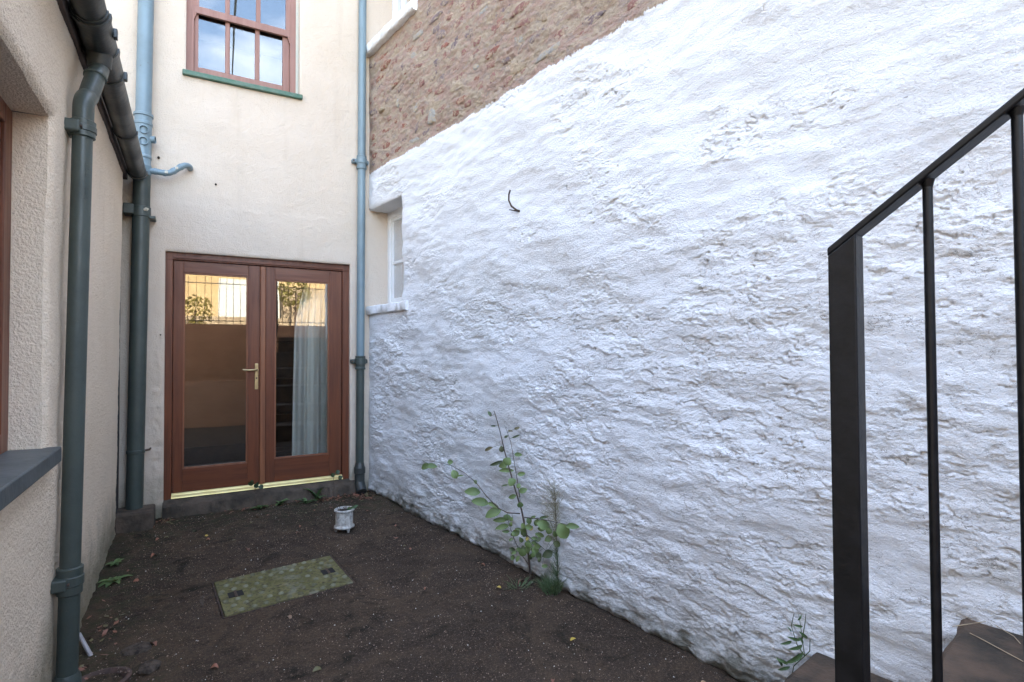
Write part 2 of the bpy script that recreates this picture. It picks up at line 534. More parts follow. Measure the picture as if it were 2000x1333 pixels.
M['chrome'] = simple("worn_chrome", (0.6, 0.58, 0.53), None, 10, 0.25, None, 0.5, 1.0)
M['concrete'] = simple("dirty_concrete", (0.105, 0.078, 0.058), (0.045, 0.036, 0.027), 7, 0.92, (45, 0.008), 0.3, detail=6)
M['dark_stone'] = simple("dark_damp_stone", (0.045, 0.036, 0.034), (0.10, 0.085, 0.08), 22, 0.95, (25, 0.03), 0.2, detail=6)
M['fascia'] = simple("weathered_brown_board", (0.10, 0.062, 0.048), (0.055, 0.038, 0.03), 6, 0.75, (20, 0.003))
M['slate'] = simple("roof_slate", (0.10, 0.10, 0.11), (0.07, 0.07, 0.08), 5, 0.7, None)
M['cover'] = m_cover()
M['iron_black'] = simple("black_railing_paint", (0.006, 0.006, 0.0065), (0.010, 0.010, 0.011), 30, 0.42, (90, 0.0005), 0.22)
M['rust'] = simple("rusty_iron", (0.075, 0.042, 0.028), (0.035, 0.024, 0.02), 60, 0.8, (90, 0.003))
M['step'] = simple("worn_brown_step", (0.105, 0.068, 0.046), (0.040, 0.032, 0.024), 6, 0.85, (60, 0.006), 0.3, detail=7)
M['leaf'] = m_leaf("sapling_leaf", (0.165, 0.225, 0.075), (0.105, 0.155, 0.05))
M['leaf_dark'] = m_leaf("dark_sapling_leaf", (0.085, 0.11, 0.04), (0.06, 0.08, 0.032))
M['leaf_brown'] = m_leaf("withered_leaf", (0.15, 0.12, 0.055), (0.09, 0.10, 0.045))
M['leaf_yellow'] = m_leaf("yellow_leaf", (0.48, 0.34, 0.06), (0.40, 0.26, 0.07))
M['leaf_russet'] = m_leaf("fallen_russet_leaf", (0.27, 0.105, 0.062), (0.14, 0.066, 0.045))
M['leaf_tan'] = m_leaf("fallen_tan_leaf", (0.34, 0.21, 0.12), (0.22, 0.13, 0.08))
M['stem'] = simple("brown_stem", (0.085, 0.055, 0.04), (0.05, 0.036, 0.03), 30, 0.7)
M['stem_green'] = simple("green_stem", (0.07, 0.10, 0.04), (0.05, 0.07, 0.03), 30, 0.7)
M['feathery'] = simple("feathery_green", (0.10, 0.15, 0.065), (0.07, 0.11, 0.045), 30, 0.7)
M['feathery_brown'] = simple("dry_feathery_brown", (0.30, 0.27, 0.17), (0.22, 0.19, 0.12), 30, 0.8)
M['straw'] = simple("dry_straw", (0.42, 0.32, 0.20), (0.30, 0.22, 0.14), 20, 0.7)
M['grit'] = simple("pale_grit", (0.33, 0.235, 0.18), (0.11, 0.075, 0.055), 90, 0.9)
M['grit_white'] = simple("white_chips", (0.62, 0.60, 0.56), (0.45, 0.42, 0.38), 90, 0.8)
M['pot'] = simple("chipped_white_pot_glaze", (0.62, 0.60, 0.55), (0.30, 0.265, 0.23), 42, 0.5, (80, 0.002), detail=6)
M['soil'] = simple("potting_soil", (0.030, 0.022, 0.017), (0.055, 0.04, 0.03), 60, 1.0, (70, 0.02))
M['curtain'] = simple("off_white_curtain", (0.80, 0.79, 0.73), (0.72, 0.71, 0.66), 3, 0.9, None, 0.1)
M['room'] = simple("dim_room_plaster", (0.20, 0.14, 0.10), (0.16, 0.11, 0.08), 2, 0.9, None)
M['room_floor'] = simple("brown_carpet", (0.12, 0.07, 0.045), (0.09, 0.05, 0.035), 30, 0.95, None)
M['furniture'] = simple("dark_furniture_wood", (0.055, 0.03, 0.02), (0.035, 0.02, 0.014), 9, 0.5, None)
M['cardboard'] = simple("pale_brown_panel", (0.15, 0.095, 0.06), (0.12, 0.075, 0.05), 3, 0.7, None)
M['retaining'] = m_retaining()
M['terrace'] = simple("terrace_gravel", (0.20, 0.17, 0.13), (0.14, 0.115, 0.085), 12, 0.95, (30, 0.02))
M['far_render'] = simple("yellow_render", (0.29, 0.215, 0.115), (0.24, 0.175, 0.09), 2, 0.9, (30, 0.005))
M['garage'] = simple("pale_garage_door_paint", (0.30, 0.32, 0.31), (0.27, 0.29, 0.28), 2, 0.6, None)
M['bank_stone'] = simple("pale_terrace_stone", (0.26, 0.21, 0.14), (0.16, 0.12, 0.085), 6, 0.95, (10, 0.05), stretch=(1, 1, 2.5))
M['shrub'] = m_leaf("shrub_leaf", (0.16, 0.13, 0.035), (0.09, 0.10, 0.03))
M['black_cable'] = simple("black_cable", (0.012, 0.012, 0.012), None, 5, 0.6)
M['hole_shade'] = simple("painted_hole_shade", (0.012, 0.010, 0.009), None, 5, 1.0)  # near black stands for the shade inside openings that are not cut
M['grey_plastic'] = simple("grey_plastic_pipe", (0.36, 0.34, 0.34), (0.28, 0.26, 0.26), 30, 0.5, None)
M['clay'] = simple("terracotta_gully", (0.10, 0.055, 0.042), (0.06, 0.036, 0.028), 18, 0.8, (50, 0.004))
M['peel'] = simple("bare_cream_paint_scar", (0.55, 0.50, 0.40), (0.42, 0.37, 0.28), 50, 0.7, (60, 0.003))

# ------------------------------------------------------------------ plan
YB = 5.42                              # face of the house wall
P0 = np.array([1.516, YB])             # corner of the rubble wall
D = np.array([-0.155, 0.988]); D /= np.linalg.norm(D)      # along the rubble wall, away from the camera
NW = np.array([D[1], -D[0]])           # into the rubble wall
def gz(y): return -0.028 * (YB - y)
def wall_pt(u, z, off=0.0):            # u metres from the corner, off metres out of the wall face
    p = P0 - D * u - NW * off
    return Vector((float(p[0]), float(p[1]), z))
def on(x, z, y):                       # a point measured on the wall face, moved back to depth y along its sight line
    k = y / YB
    return (x * k, 1.35 + (z - 1.35) * k)

# ------------------------------------------------------------------ ground (one sheet for the yard, one for the terrace behind)
gx = axis((-4, -0.6, 0.2), (-0.6, 2.4, 0.0125), (2.4, 6, 0.3))
gy = axis((-2.7, 0.9, 0.1), (0.9, 5.6, 0.0125))
X, Y = np.meshgrid(gx, gy)
Zg = -0.028 * (YB - Y) + 0.010 * fbm(X / 0.6, Y / 0.6, 3, 3) + 0.003 * fbm(X / 0.05, Y / 0.05, 8, 3)
Zg -= 0.05 * np.exp(-(((X + 0.32) / 0.16) ** 2 + ((Y - 3.02) / 0.13) ** 2) * 1.4)      # dish round the gully
mA = np.array([0.12, 3.862]); mBv = np.array([0.720, 0.089]); mCv = np.array([0.038, -0.513])
_iv = np.linalg.inv(np.stack([mBv, mCv], 1))
ma = _iv[0, 0] * (X - mA[0]) + _iv[0, 1] * (Y - mA[1]); mb = _iv[1, 0] * (X - mA[0]) + _iv[1, 1] * (Y - mA[1])
inside = np.maximum(np.abs(ma - 0.5) - 0.5, (np.abs(mb - 0.5) - 0.5) * 0.71)
flat = -0.028 * (YB - Y)
Zg = np.where(inside < 0.06, flat + (Zg - flat) * smooth(0.0, 0.06, inside) - 0.035 * (inside < 0.008), Zg)
g = grid_mesh("yard_ground", np.stack([X, Y, Zg], -1), np.zeros((len(gy) - 1, len(gx) - 1), bool), M['ground'])
tag(g, "dark speckled tarmac yard floor", None, None, 'structure')
mb_ = MB(); mb_.face([(-60, -120, 2.0), (60, -120, 2.0), (60, -2.62, 2.0), (-60, -2.62, 2.0)])
tag(mb_.build("terrace_ground", M['terrace']), "gravel terrace level behind the yard", None, None, 'structure')

# ------------------------------------------------------------------ house (cream back wall)
house = empty("house", (0.6, YB, 0), "tall cream rendered house with brown French doors and a sash window above", "house")
DX0, DX1, DZ1 = -0.193, 1.331, 2.213
WX0, WX1, WZ0, WZ1 = -0.055, 0.862, 3.762, 5.35
xs = axis((-6, -0.7, 0.3), (-0.7, DX0, 0.009), (DX0, WX0, 0.009), (WX0, WX1, 0.009), (WX1, DX1, 0.009), (DX1, 1.62, 0.009), (1.62, 2.2, 0.02), (2.2, 5, 0.3))
zs = axis((-0.4, DZ1, 0.009), (DZ1, WZ0, 0.009), (WZ0, 4.9, 0.009), (4.9, WZ1, 0.05), (WZ1, 8.6, 0.3))
X, Z = np.meshgrid(xs, zs)
h = 0.006 * fbm(X / 0.5, Z / 0.5, 21, 3) + 0.0016 * fbm(X / 0.045, Z / 0.045, 31, 2)
h += 0.007 * 0.4 * smooth(0.02, -0.02, Z - 2.63 - 0.012 * noise(X / 0.3, Z * 0, 4))          # thicker render below an old day joint
h += 0.010 * smooth(0.06, 0.0, np.abs(X - DX0 + 0.05)) * smooth(2.0, 1.0, Z) * fbm(X / 0.05, Z / 0.09, 77, 2)
for (a, b, c, d_) in ((DX0, DX1, -1, DZ1), (WX0, WX1, WZ0, WZ1)):                         # soft arrises
    q = np.maximum(np.maximum(a - X, X - b), np.maximum(c - Z, Z - d_))
    h -= 0.009 * np.exp(-np.maximum(q, 0) / 0.008)
P = np.stack([X, YB - h, Z], -1)
xc, zc = (xs[:-1] + xs[1:]) / 2, (zs[:-1] + zs[1:]) / 2
XC, ZC = np.meshgrid(xc, zc)
drop = ((XC > DX0) & (XC < DX1) & (ZC < DZ1)) | ((XC > WX0) & (XC < WX1) & (ZC > WZ0) & (ZC < WZ1))
def reveal(P, ia, ib, horizontal, depth):
    """strip running back from a row or column of wall vertices"""
    line = P[ia, ib[0]:ib[1] + 1] if horizontal else P[ib[0]:ib[1] + 1, ia]
    back = line + np.array(depth)
    k = len(line)
    return np.vstack([line, back]), [(i, i + 1, k + i + 1, k + i) for i in range(k - 1)]
ix = lambda v: int(np.argmin(np.abs(xs - v)))
iz = lambda v: int(np.argmin(np.abs(zs - v)))
ex = [reveal(P, iz(DZ1), (ix(DX0), ix(DX1)), True, (0, 0.16, 0)),
      reveal(P, ix(DX0), (0, iz(DZ1)), False, (0, 0.16, 0)), reveal(P, ix(DX1), (0, iz(DZ1)), False, (0, 0.16, 0)),
      reveal(P, ix(WX0), (iz(WZ0), iz(WZ1)), False, (0, 0.16, 0)), reveal(P, ix(WX1), (iz(WZ0), iz(WZ1)), False, (0, 0.16, 0)),
      reveal(P, iz(WZ0), (ix(WX0), ix(WX1)), True, (0, 0.16, 0)), reveal(P, iz(WZ1), (ix(WX0), ix(WX1)), True, (0, 0.16, 0))]
grid_mesh("wall", P, drop, M['house'], house, ex)
b = MB()
b.box((-6, YB + 0.02, 8.6), (5, 12, 8.9)); b.box((-6, 11.7, -0.4), (5, 12, 8.6)); b.box((-6.2, YB + 0.02, -0.4), (-6, 12, 8.6)); b.box((5, YB + 0.02, -0.4), (5.2, 12, 8.6))
b.build("roof", M['slate'], house)
for (x, z, r) in ((0.175, 2.822, 0.008), (-0.245, 2.983, 0.010), (-0.221, 1.51, 0.006)):      # old fixing holes: dark discs painted for the shade inside
    b = MB(); b.tube([(x, YB - 0.016, z), (x, YB + 0.02, z)], r, 8); b.build("fixing_hole_shade", M['hole_shade'], house)

# door frame
YF = YB + 0.045
def frect(x0, x1, z0, z1, y):          # rectangle measured on the wall face, moved to depth y
    a = on(x0, z0, y); c = on(x1, z1, y)
    return a[0], c[0], a[1], c[1]
fx0, fx1, fz0, fz1 = frect(-0.170, 1.292, 0.148, 2.188, YF)
fr = MB()
T = 0.03
lx0, lx1 = fx0 + 0.034, fx1 - 0.034
ztop = on(0, 2.140, YF)[1] + 0.004
fr.box((DX0 - 0.01, YF, fz0 - 0.02), (lx0, YF + 0.11, ztop)); fr.box((lx1, YF, fz0 - 0.02), (DX1 + 0.01, YF + 0.11, ztop))
fr.box((DX0 - 0.01, YF, ztop), (DX1 + 0.01, YF + 0.11, DZ1 + 0.02))
door_frame = fr.build("door_frame", M['wood'], house, bevel=0.004)
b = MB(); b.box((lx0, YF - 0.012, ztop + 0.012), (lx1, YF, ztop + 0.030)); b.build("head_bead", M['wood_h'], door_frame, bevel=0.003)
b = MB()
pr_ = [(YF - 0.022, fz0 + 0.002), (YF - 0.020, fz0 + 0.012), (YF + 0.004, fz0 + 0.026), (YF + 0.006, fz0 + 0.030), (YF + 0.017, fz0 + 0.038), (YF + 0.03, fz0 + 0.038), (YF + 0.03, fz0 + 0.002)]
i = len(pr_)
b.v = [(lx0 - 0.002, y, z) for y, z in pr_] + [(lx1 + 0.002, y, z) for y, z in pr_]
b.f = [(k, (k + 1) % i, i + (k + 1) % i, i + k) for k in range(i)] + [tuple(reversed(range(i))), tuple(range(i, 2 * i))]
b.mi = [0] * len(b.f)
b.build("threshold_strip", M['brass_strip'], door_frame)
# the two leaves
YL = YF + 0.018
mid = on(0.553, 1, YL)[0]
def leaf(x0, x1, gx0, gx1, gz0, gz1, name):
    m = MB()
    z0 = fz0 + 0.040
    z1 = ztop - 0.004
    d0, d1 = YL, YL + 0.048
    m.box((x0, d0, z0), (gx0, d1, z1)); m.box((gx1, d0, z0), (x1, d1, z1))
    lf = m.build(name, M['wood'], house, bevel=0.003)
    for za, zb_ in ((z0, gz0), (gz1, z1)):
        r = MB(); r.box((gx0, d0 + 0.001, za), (gx1, d1, zb_)); r.build("rail", M['wood_h'], lf, bevel=0.002)
    # glazing beads and pane
    q = MB(); e = 0.012
    q.box((gx0, d0 + 0.008, gz0), (gx0 + e, d0 + 0.02, gz1)); q.box((gx1 - e, d0 + 0.008, gz0), (gx1, d0 + 0.02, gz1))
    q.box((gx0 + e, d0 + 0.008, gz0), (gx1 - e, d0 + 0.02, gz0 + e)); q.box((gx0 + e, d0 + 0.008, gz1 - e), (gx1 - e, d0 + 0.02, gz1))
    q.build("glazing_bead", M['wood_light'], lf)
    p = MB(); p.box((gx0 + 0.002, d0 + 0.022, gz0 + 0.002), (gx1 - 0.002, d0 + 0.028, gz1 - 0.002)); p.build("pane", M['glass'], lf)
    return lf
a0 = on(-0.059, 0.384, YL); a1 = on(0.434, 2.042, YL)
leafl = leaf(lx0 + 0.003, mid - 0.022, a0[0], a1[0], a0[1], a1[1], "french_door")
c0 = on(0.656, 0.397, YL); c1 = on(1.134, 2.025, YL)
leafr = leaf(mid + 0.026, lx1 - 0.003, c0[0], c1[0], c0[1], c1[1], "french_door")
b = MB(); b.box((mid - 0.021, YL - 0.012, fz0 + 0.040), (mid + 0.025, YL + 0.02, ztop - 0.006)); b.build("meeting_stile", M['wood_light'], leafr, bevel=0.006)
# handle
hx = on(0.505, 1.1, YL)[0]
b = MB(); b.box((hx - 0.015, YL - 0.008, 1.028), (hx + 0.015, YL, 1.262)); hp = b.build("handle_plate", M['brass'], leafl, bevel=0.004)
b = MB(); b.tube([(hx, YL - 0.006, 1.205), (hx, YL - 0.045, 1.205), (hx - 0.012, YL - 0.052, 1.205), (hx - 0.06, YL - 0.052, 1.203), (hx - 0.105, YL - 0.050, 1.205), (hx - 0.118, YL - 0.048, 1.212)],
                 [0.010, 0.009, 0.009, 0.008, 0.008, 0.006], 10)
b.tube([(hx, YL - 0.012, 1.205), (hx, YL - 0.006, 1.205)], 0.017, 14)
b.build("lever", M['brass'], leafl, True)
b = MB(); b.tube([(hx, YL - 0.0105, 1.13), (hx, YL - 0.007, 1.13)], 0.008, 10); b.build("keyhole", M['rust'], leafl)

# doorstep
b = MB()
x0, x1 = DX0 - 0.005, DX1 + 0.055
prof = [(YB + 0.2, 0.135), (YB + 0.02, 0.132), (YB - 0.035, 0.108), (YB - 0.045, 0.095), (YB - 0.05, -0.06), (YB + 0.2, -0.06)]
N = 60
for k in range(N + 1):
    xx = x0 + (x1 - x0) * k / N
    for (yy, zz) in prof:
        j = 0.006 * math.sin(k * 1.7 + zz * 30) * (1 if 0 < k < N else 0) + random.uniform(-.002, .002)
        b.v.append((xx, yy + j, zz + j * 0.6))
np_ = len(prof)
for k in range(N):
    for j in range(np_):
        q = (j + 1) % np_
        b.f.append((k * np_ + j, k * np_ + q, (k + 1) * np_ + q, (k + 1) * np_ + j)); b.mi.append(0)
b.f.append(tuple(range(np_))); b.mi.append(0); b.f.append(tuple(reversed(range(N * np_, (N + 1) * np_)))); b.mi.append(0)
b.build("doorstep", M['concrete'], house, True, auto=35)

# sash window
YW = YB + 0.075
sw = MB()
def pos(x0, x1, z0, z1, y): return frect(x0, x1, z0, z1, y)
bx0, bx1, bz0, _ = pos(-0.044, 0.822, 3.768, 5.3, YW)
sw.box((WX0 - 0.01, YW, WZ0), (bx0 + 0.048, YW + 0.12, WZ1)); sw.box((bx1 - 0.048, YW, WZ0), (WX1 + 0.01, YW + 0.12, WZ1))
sash = sw.build("sash_window", M['sash'], house, bevel=0.004)
b = MB()     # outer lining left a pale painted strip on the right
b.box((bx1 + 0.004, YW - 0.004, WZ0), (WX1 + 0.003, YW - 0.001, WZ1)); b.build("frame_strip", simple("pale_grey_green_filler", (0.42, 0.43, 0.37), (0.5, 0.47, 0.4), 12, 0.8), sash)
YS = YW + 0.030
def sash_rect(x0, x1, z0, z1, y): return pos(x0, x1, z0, z1, y)
lo = MB()
lx_0, lx_1, lz_0, lz_1 = pos(0.0, 0.752, 3.775, 4.35, YS)
cols = [pos(a, c, 3.822, 4.285, YS)[:2] for a, c in ((0.036, 0.242), (0.279, 0.481), (0.519, 0.713))]
zb, zt = pos(0, 0, 3.822, 4.30, YS)[2:]
lo.box((bx0 + 0.048, YS, lz_0), (cols[0][0], YS + 0.045, zt)); lo.box((cols[2][1], YS, lz_0), (bx1 - 0.048, YS + 0.045, zt))
lo.box((cols[0][0], YS + .001, lz_0), (cols[2][1], YS + 0.045, zb))
lower = lo.build("lower_sash", M['sash'], sash, bevel=0.003)
for k in (0, 1):
    b = MB(); b.box((cols[k][1], YS + 0.004, zb), (cols[k + 1][0], YS + 0.03, zt)); b.build("glazing_bar", M['sash'], sash, bevel=0.006)
for c in cols:
    b = MB(); b.box((c[0], YS + 0.020, zb), (c[1], YS + 0.024, zt)); b.build("pane", M['glass_dark'], sash)
# upper sash stands proud of the lower one, with horns
YU = YW + 0.002
mz0, mz1 = pos(0, 0, 4.290, 4.352, YU)[2:]
up = MB()
up.box((bx0 + 0.036, YU, mz0), (bx1 - 0.036, YU + 0.028, mz1))
up.box((bx0 + 0.036, YU, mz1), (bx0 + 0.085, YU + 0.028, WZ1)); up.box((bx1 - 0.085, YU, mz1), (bx1 - 0.036, YU + 0.028, WZ1))
for sx, xx in ((1, bx0 + 0.036), (-1, bx1 - 0.036)):      # horns
    for k in range(4):
        up.box((min(xx, xx + sx * (0.030 - 0.006 * k)), YU + .001, mz0 - 0.018 * (k + 1)), (max(xx, xx + sx * (0.030 - 0.006 * k)), YU + 0.027, mz0 - 0.018 * k))
upper = up.build("upper_sash", M['sash'], sash, bevel=0.002)
ucols = [(bx0 + 0.085, cols[0][1] - 0.004), (cols[1][0] - 0.004, cols[1][1] + 0.004), (cols[2][0] + 0.004, bx1 - 0.085)]
for k in (0, 1):
    b = MB(); b.box((ucols[k][1], YU + 0.003, mz1), (ucols[k + 1][0], YU + 0.024, WZ1)); b.build("glazing_bar", M['sash'], sash, bevel=0.005)
for c in ucols:
    b = MB(); b.box((c[0], YU + 0.012, mz1), (c[1], YU + 0.016, WZ1)); b.build("pane", M['glass_dark'], sash)
b = MB(); b.box((-0.080, YB - 0.035, 3.722), (0.884, YB + 0.10, 3.764)); b.build("window_sill", M['green_sill'], house, bevel=0.006)

# ------------------------------------------------------------------ rooms behind the glass
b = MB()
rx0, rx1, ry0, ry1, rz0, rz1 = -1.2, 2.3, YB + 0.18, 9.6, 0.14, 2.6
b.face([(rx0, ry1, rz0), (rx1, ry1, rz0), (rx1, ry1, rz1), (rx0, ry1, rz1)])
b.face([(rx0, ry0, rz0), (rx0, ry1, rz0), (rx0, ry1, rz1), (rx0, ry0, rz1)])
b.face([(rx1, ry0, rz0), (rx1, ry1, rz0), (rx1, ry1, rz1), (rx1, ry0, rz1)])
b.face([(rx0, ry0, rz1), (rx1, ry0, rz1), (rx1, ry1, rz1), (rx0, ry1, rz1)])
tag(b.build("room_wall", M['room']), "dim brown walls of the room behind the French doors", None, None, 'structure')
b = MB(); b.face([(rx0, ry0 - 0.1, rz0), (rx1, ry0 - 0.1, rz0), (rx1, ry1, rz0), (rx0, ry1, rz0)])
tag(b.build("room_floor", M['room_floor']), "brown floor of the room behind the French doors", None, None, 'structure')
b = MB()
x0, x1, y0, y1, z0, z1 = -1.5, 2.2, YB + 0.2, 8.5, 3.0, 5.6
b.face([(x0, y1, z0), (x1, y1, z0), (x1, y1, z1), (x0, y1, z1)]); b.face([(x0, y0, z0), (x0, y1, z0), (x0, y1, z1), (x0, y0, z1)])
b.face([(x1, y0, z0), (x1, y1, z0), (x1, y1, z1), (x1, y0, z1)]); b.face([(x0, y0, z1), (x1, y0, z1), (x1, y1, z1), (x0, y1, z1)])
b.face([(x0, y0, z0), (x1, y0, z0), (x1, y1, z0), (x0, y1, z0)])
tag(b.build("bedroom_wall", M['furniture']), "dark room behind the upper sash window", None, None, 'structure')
# curtain
b = MB()
cx0, cx1 = 0.865, 1.42
NU, NZ = 60, 24
for k in range(NZ + 1):
    t = k / NZ
    z = 0.30 + t * 2.0
    left = cx0 + (0.03 if t < 0.65 else 0.03 + 0.16 * ((t - 0.65) / 0.35) ** 1.3) - 0.04 * (1 - t)
    for i in range(NU + 1):
        s = i / NU
        x = left + (cx1 - left) * s
        y = YB + 0.33 + 0.035 * math.sin(s * 26 + 0.8 * math.sin(t * 3)) + 0.015 * math.sin(s * 57 + t * 2)
        b.v.append((x, y, z))
for k in range(NZ):
    for i in range(NU):
        a = k * (NU + 1) + i
        b.f.append((a, a + 1, a + NU + 2, a + NU + 1)); b.mi.append(0)
cu = b.build("curtain", M['curtain'], None, True, auto=170)
tag(cu, "off white hanging curtain behind the right French door pane", "curtain")
so = cu.modifiers.new("s", 'SOLIDIFY'); so.thickness = 0.003
# furniture seen dimly
sb = empty("cabinet", (0.9, 7.2, 0.14), "dark shelved cabinet standing inside beyond the right door pane", "cabinet")
b = MB(); b.box((0.72, 7.1, 0.14), (0.75, 7.5, 1.5)); b.box((1.65, 7.1, 0.14), (1.68, 7.5, 1.5)); b.box((0.75, 7.47, 0.14), (1.65, 7.5, 1.5)); b.build("carcass", M['furniture'], sb)
for z in (0.16, 0.6, 1.02, 1.48):
    b = MB(); b.box((0.751, 7.1, z), (1.649, 7.469, z + 0.025)); b.build("shelf", M['furniture'], sb)
bd = empty("folding_screen", (0.1, 7.0, 0.14), "pale brown panel standing in the room behind the left door pane", "screen")
b = MB(); b.box((-0.10, 7.0, 0.33), (0.60, 7.03, 1.05)); b.build("panel", M['cardboard'], bd)
b = MB(); b.box((-0.14, 6.99, 0.14), (0.64, 7.04, 0.329)); b.build("plinth_board", M['furniture'], bd)

# ------------------------------------------------------------------ rubble wall on the right
rub = empty("rubble_wall", (1.9, 3.0, 0), "long rough stone wall, limewashed white below and bare pinkish rubble above", "wall")
US, ZS0, ZS1 = 0.680, 1.765, 2.760
us = []
u = 0.0
while u < US - 0.004:
    us.append(u); u += 0.006
us.append(US); u = US
while u < 5.15:
    u += 0.0064 - 0.0026 * (u / 5.15)
    us.append(u)
us = np.array(us + list(np.arange(u + 0.06, 8.6, 0.06)))
zs = axis((-0.4, -0.16, 0.03), (-0.16, ZS0, 0.0044), (ZS0, ZS1, 0.0044), (ZS1, 3.22, 0.0044), (3.22, 4.385, 0.0075), (4.385, 5.4, 0.02), (5.4, 5.8, 0.08))
U, Z = np.meshgrid(us, zs)
U = U.astype(np.float32); Z = Z.astype(np.float32)
Uw = U + 0.040 * noise(U / 0.30, Z / 0.20, 1) + 0.012 * noise(U / 0.06, Z / 0.05, 2)
Zw = Z + 0.022 * noise(U / 0.30, Z / 0.18, 3) + 0.007 * noise(U / 0.07, Z / 0.045, 4)
f1, f2, dx, dy, ra, rb = cells(Uw / 0.23, Zw / 0.095, 5)
prof = smooth(0.0, 0.75, f2 - f1)
rough = smooth(-0.55, 0.75, fbm(U / 0.8, Z / 0.5, 41, 3) + 0.38 * smooth(1.8, 4.4, U) - 0.55 * smooth(1.3, 2.6, Z) + 0.18)
h = 0.024 * fbm(U / 0.75, Z / 0.45, 11, 2)
h += 0.008 * fbm(U / 0.22, Z / 0.10, 13, 2)
h += (0.35 + 0.65 * rough) * prof * (0.002 + 0.006 * ra + dx * (ra - 0.5) * 0.015 + dy * (rb - 0.75) * 0.011)
g1, g2, ddx, ddy, rc, rd = cells(Uw / 0.085 + 9, Zw / 0.040 + 4, 15)
h += (0.10 + rough) * smooth(0.0, 0.8, g2 - g1) * (0.001 + 0.0032 * rc * smooth(0.35, 0.6, rd) + ddy * (rd - 0.9) * 0.005)
# a few overhanging lips of old limewash
ph = Zw / 0.085 + 2.0 * fbm(U / 0.40, Z / 0.14, 51, 3)
saw = ph - np.floor(ph)
h += 0.0034 * rough * smooth(0.15, 0.60, noise(U / 0.19, Z / 0.07, 61)) * (smooth(0.0, 0.12, saw) * (1 - saw))
rid = 1 - np.abs(noise(U / 0.045, Z / 0.028, 71))
h += 0.0040 * rough * rid ** 6 * smooth(-0.2, 0.4, noise(U / 0.15, Z / 0.1, 73))
# brushed lumpy skin
# plates of wash and stone faces with jagged sharp edges
jx = 0.022 * fbm(U / 0.05, Z / 0.04, 141, 2); jz = 0.014 * fbm(U / 0.045, Z / 0.035, 143, 2)
patch = smooth(-0.25, 0.45, fbm(U / 0.35, Z / 0.22, 145, 2))
A1 = fbm((U + jx) / 0.42, (Z + jz) / 0.125, 151, 2)
A2 = fbm((U + jx) / 0.17 + 3, (Z + jz) / 0.060, 153, 2)
A3 = noise((U + jx * 0.6) / 0.085 + 7, (Z + jz * 0.6) / 0.034, 155)
h += (0.25 + 0.75 * rough) * (0.0050 * smooth(-0.10, 0.10, A1) + 0.0034 * (0.25 + 0.75 * patch) * smooth(-0.08, 0.08, A2 - 0.1) + 0.0028 * patch * smooth(-0.08, 0.08, A3 - 0.15))
crk = np.exp(-((A2 - 0.1) / 0.045) ** 2) * smooth(0.25, 0.5, noise(U / 0.16, Z / 0.07, 157)) + np.exp(-((A1) / 0.04) ** 2) * smooth(0.3, 0.5, noise(U / 0.22, Z / 0.09, 159))
h -= 0.013 * crk * smooth(0.45, 0.8, rough)
h += 0.0021 * (0.35 + 0.75 * rough * patch) * fbm(U / 0.060, Z / 0.032, 81, 3, 0.6)
h += 0.0022 * (0.30 + 0.9 * rough * patch) * fbm(U / 0.022, Z / 0.014, 85, 2, 0.7)
# scabs where the wash has come away, and pits
sc = fbm(U / 0.12, Z / 0.055, 91, 4, 0.6)
h -= 0.0055 * smooth(0.35, 0.7, rough) * smooth(0.36, 0.42, sc)
pit = noise(U / 0.032, Z / 0.022, 101)
h -= 0.020 * smooth(0.25, 0.6, rough) * smooth(0.60, 0.74, pit) * smooth(0.15, 0.5, noise(U / 0.3, Z / 0.2, 103))
# bare stone above: coarser and deeper
bare = smooth(3.10, 3.16, Z)
h += bare * (0.0055 * fbm(U / 0.055, Z / 0.030, 111, 4, 0.6) - 0.004)
# swollen crumbling foot
zr = Z + 0.028 * (YB - (P0[1] - D[1] * U))
foot = smooth(0.24, 0.0, zr + 0.10 * fbm(U / 0.22, Z / 0.2, 121, 2))
h += foot * (0.014 + 0.012 * fbm(U / 0.09, Z / 0.05, 131, 3)) - 0.035 * smooth(0.03, -0.02, zr + 0.02 * noise(U / 0.08, Z * 0, 7))
h *= (smooth(-0.02, 0.05, U) * 0.9 + 0.1) * 0.82
q = np.maximum(np.maximum(-U - 1, U - US), np.maximum(ZS0 - Z, Z - ZS1))
h -= 0.014 * np.exp(-np.maximum(q, 0) / 0.012)
WX = (P0[0] - D[0] * U - NW[0] * h); WY = (P0[1] - D[1] * U - NW[1] * h)
P = np.stack([WX, WY, Z], -1)
uc, zc = (us[:-1] + us[1:]) / 2, (zs[:-1] + zs[1:]) / 2
UC, ZC = np.meshgrid(uc, zc)
US2 = 0.93
drop = ((UC < US) & (ZC > ZS0) & (ZC < ZS1)) | ((UC < US2) & (ZC > 4.385) & (ZC < 5.4))
iu = int(np.argmin(np.abs(us - US))); i0, i1 = int(np.argmin(np.abs(zs - ZS0))), int(np.argmin(np.abs(zs - ZS1)))
iu2 = int(np.argmin(np.abs(us - US2))); j0, j1 = int(np.argmin(np.abs(zs - 4.385))), int(np.argmin(np.abs(zs - 5.4)))
inw = (NW[0] * 0.24, NW[1] * 0.24, 0)
ex = [reveal(P, iu, (i0, i1), False, inw), reveal(P, i1, (0, iu), True, inw), reveal(P, i0, (0, iu), True, inw),
      reveal(P, iu2, (j0, j1), False, inw), reveal(P, j0, (0, iu2), True, inw), reveal(P, j1, (0, iu2), True, inw)]
grid_mesh("wall", P, drop, M['rubble'], rub, ex)
hs_u, hs_z = us, zs
def wall_h(u, z):
    return float(h[int(np.argmin(np.abs(zs - z))), int(np.argmin(np.abs(us - u)))])
b = MB()     # back and top of the wall
pa, pb = wall_pt(0, 0, -0.5), wall_pt(8.6, 0, -0.5)
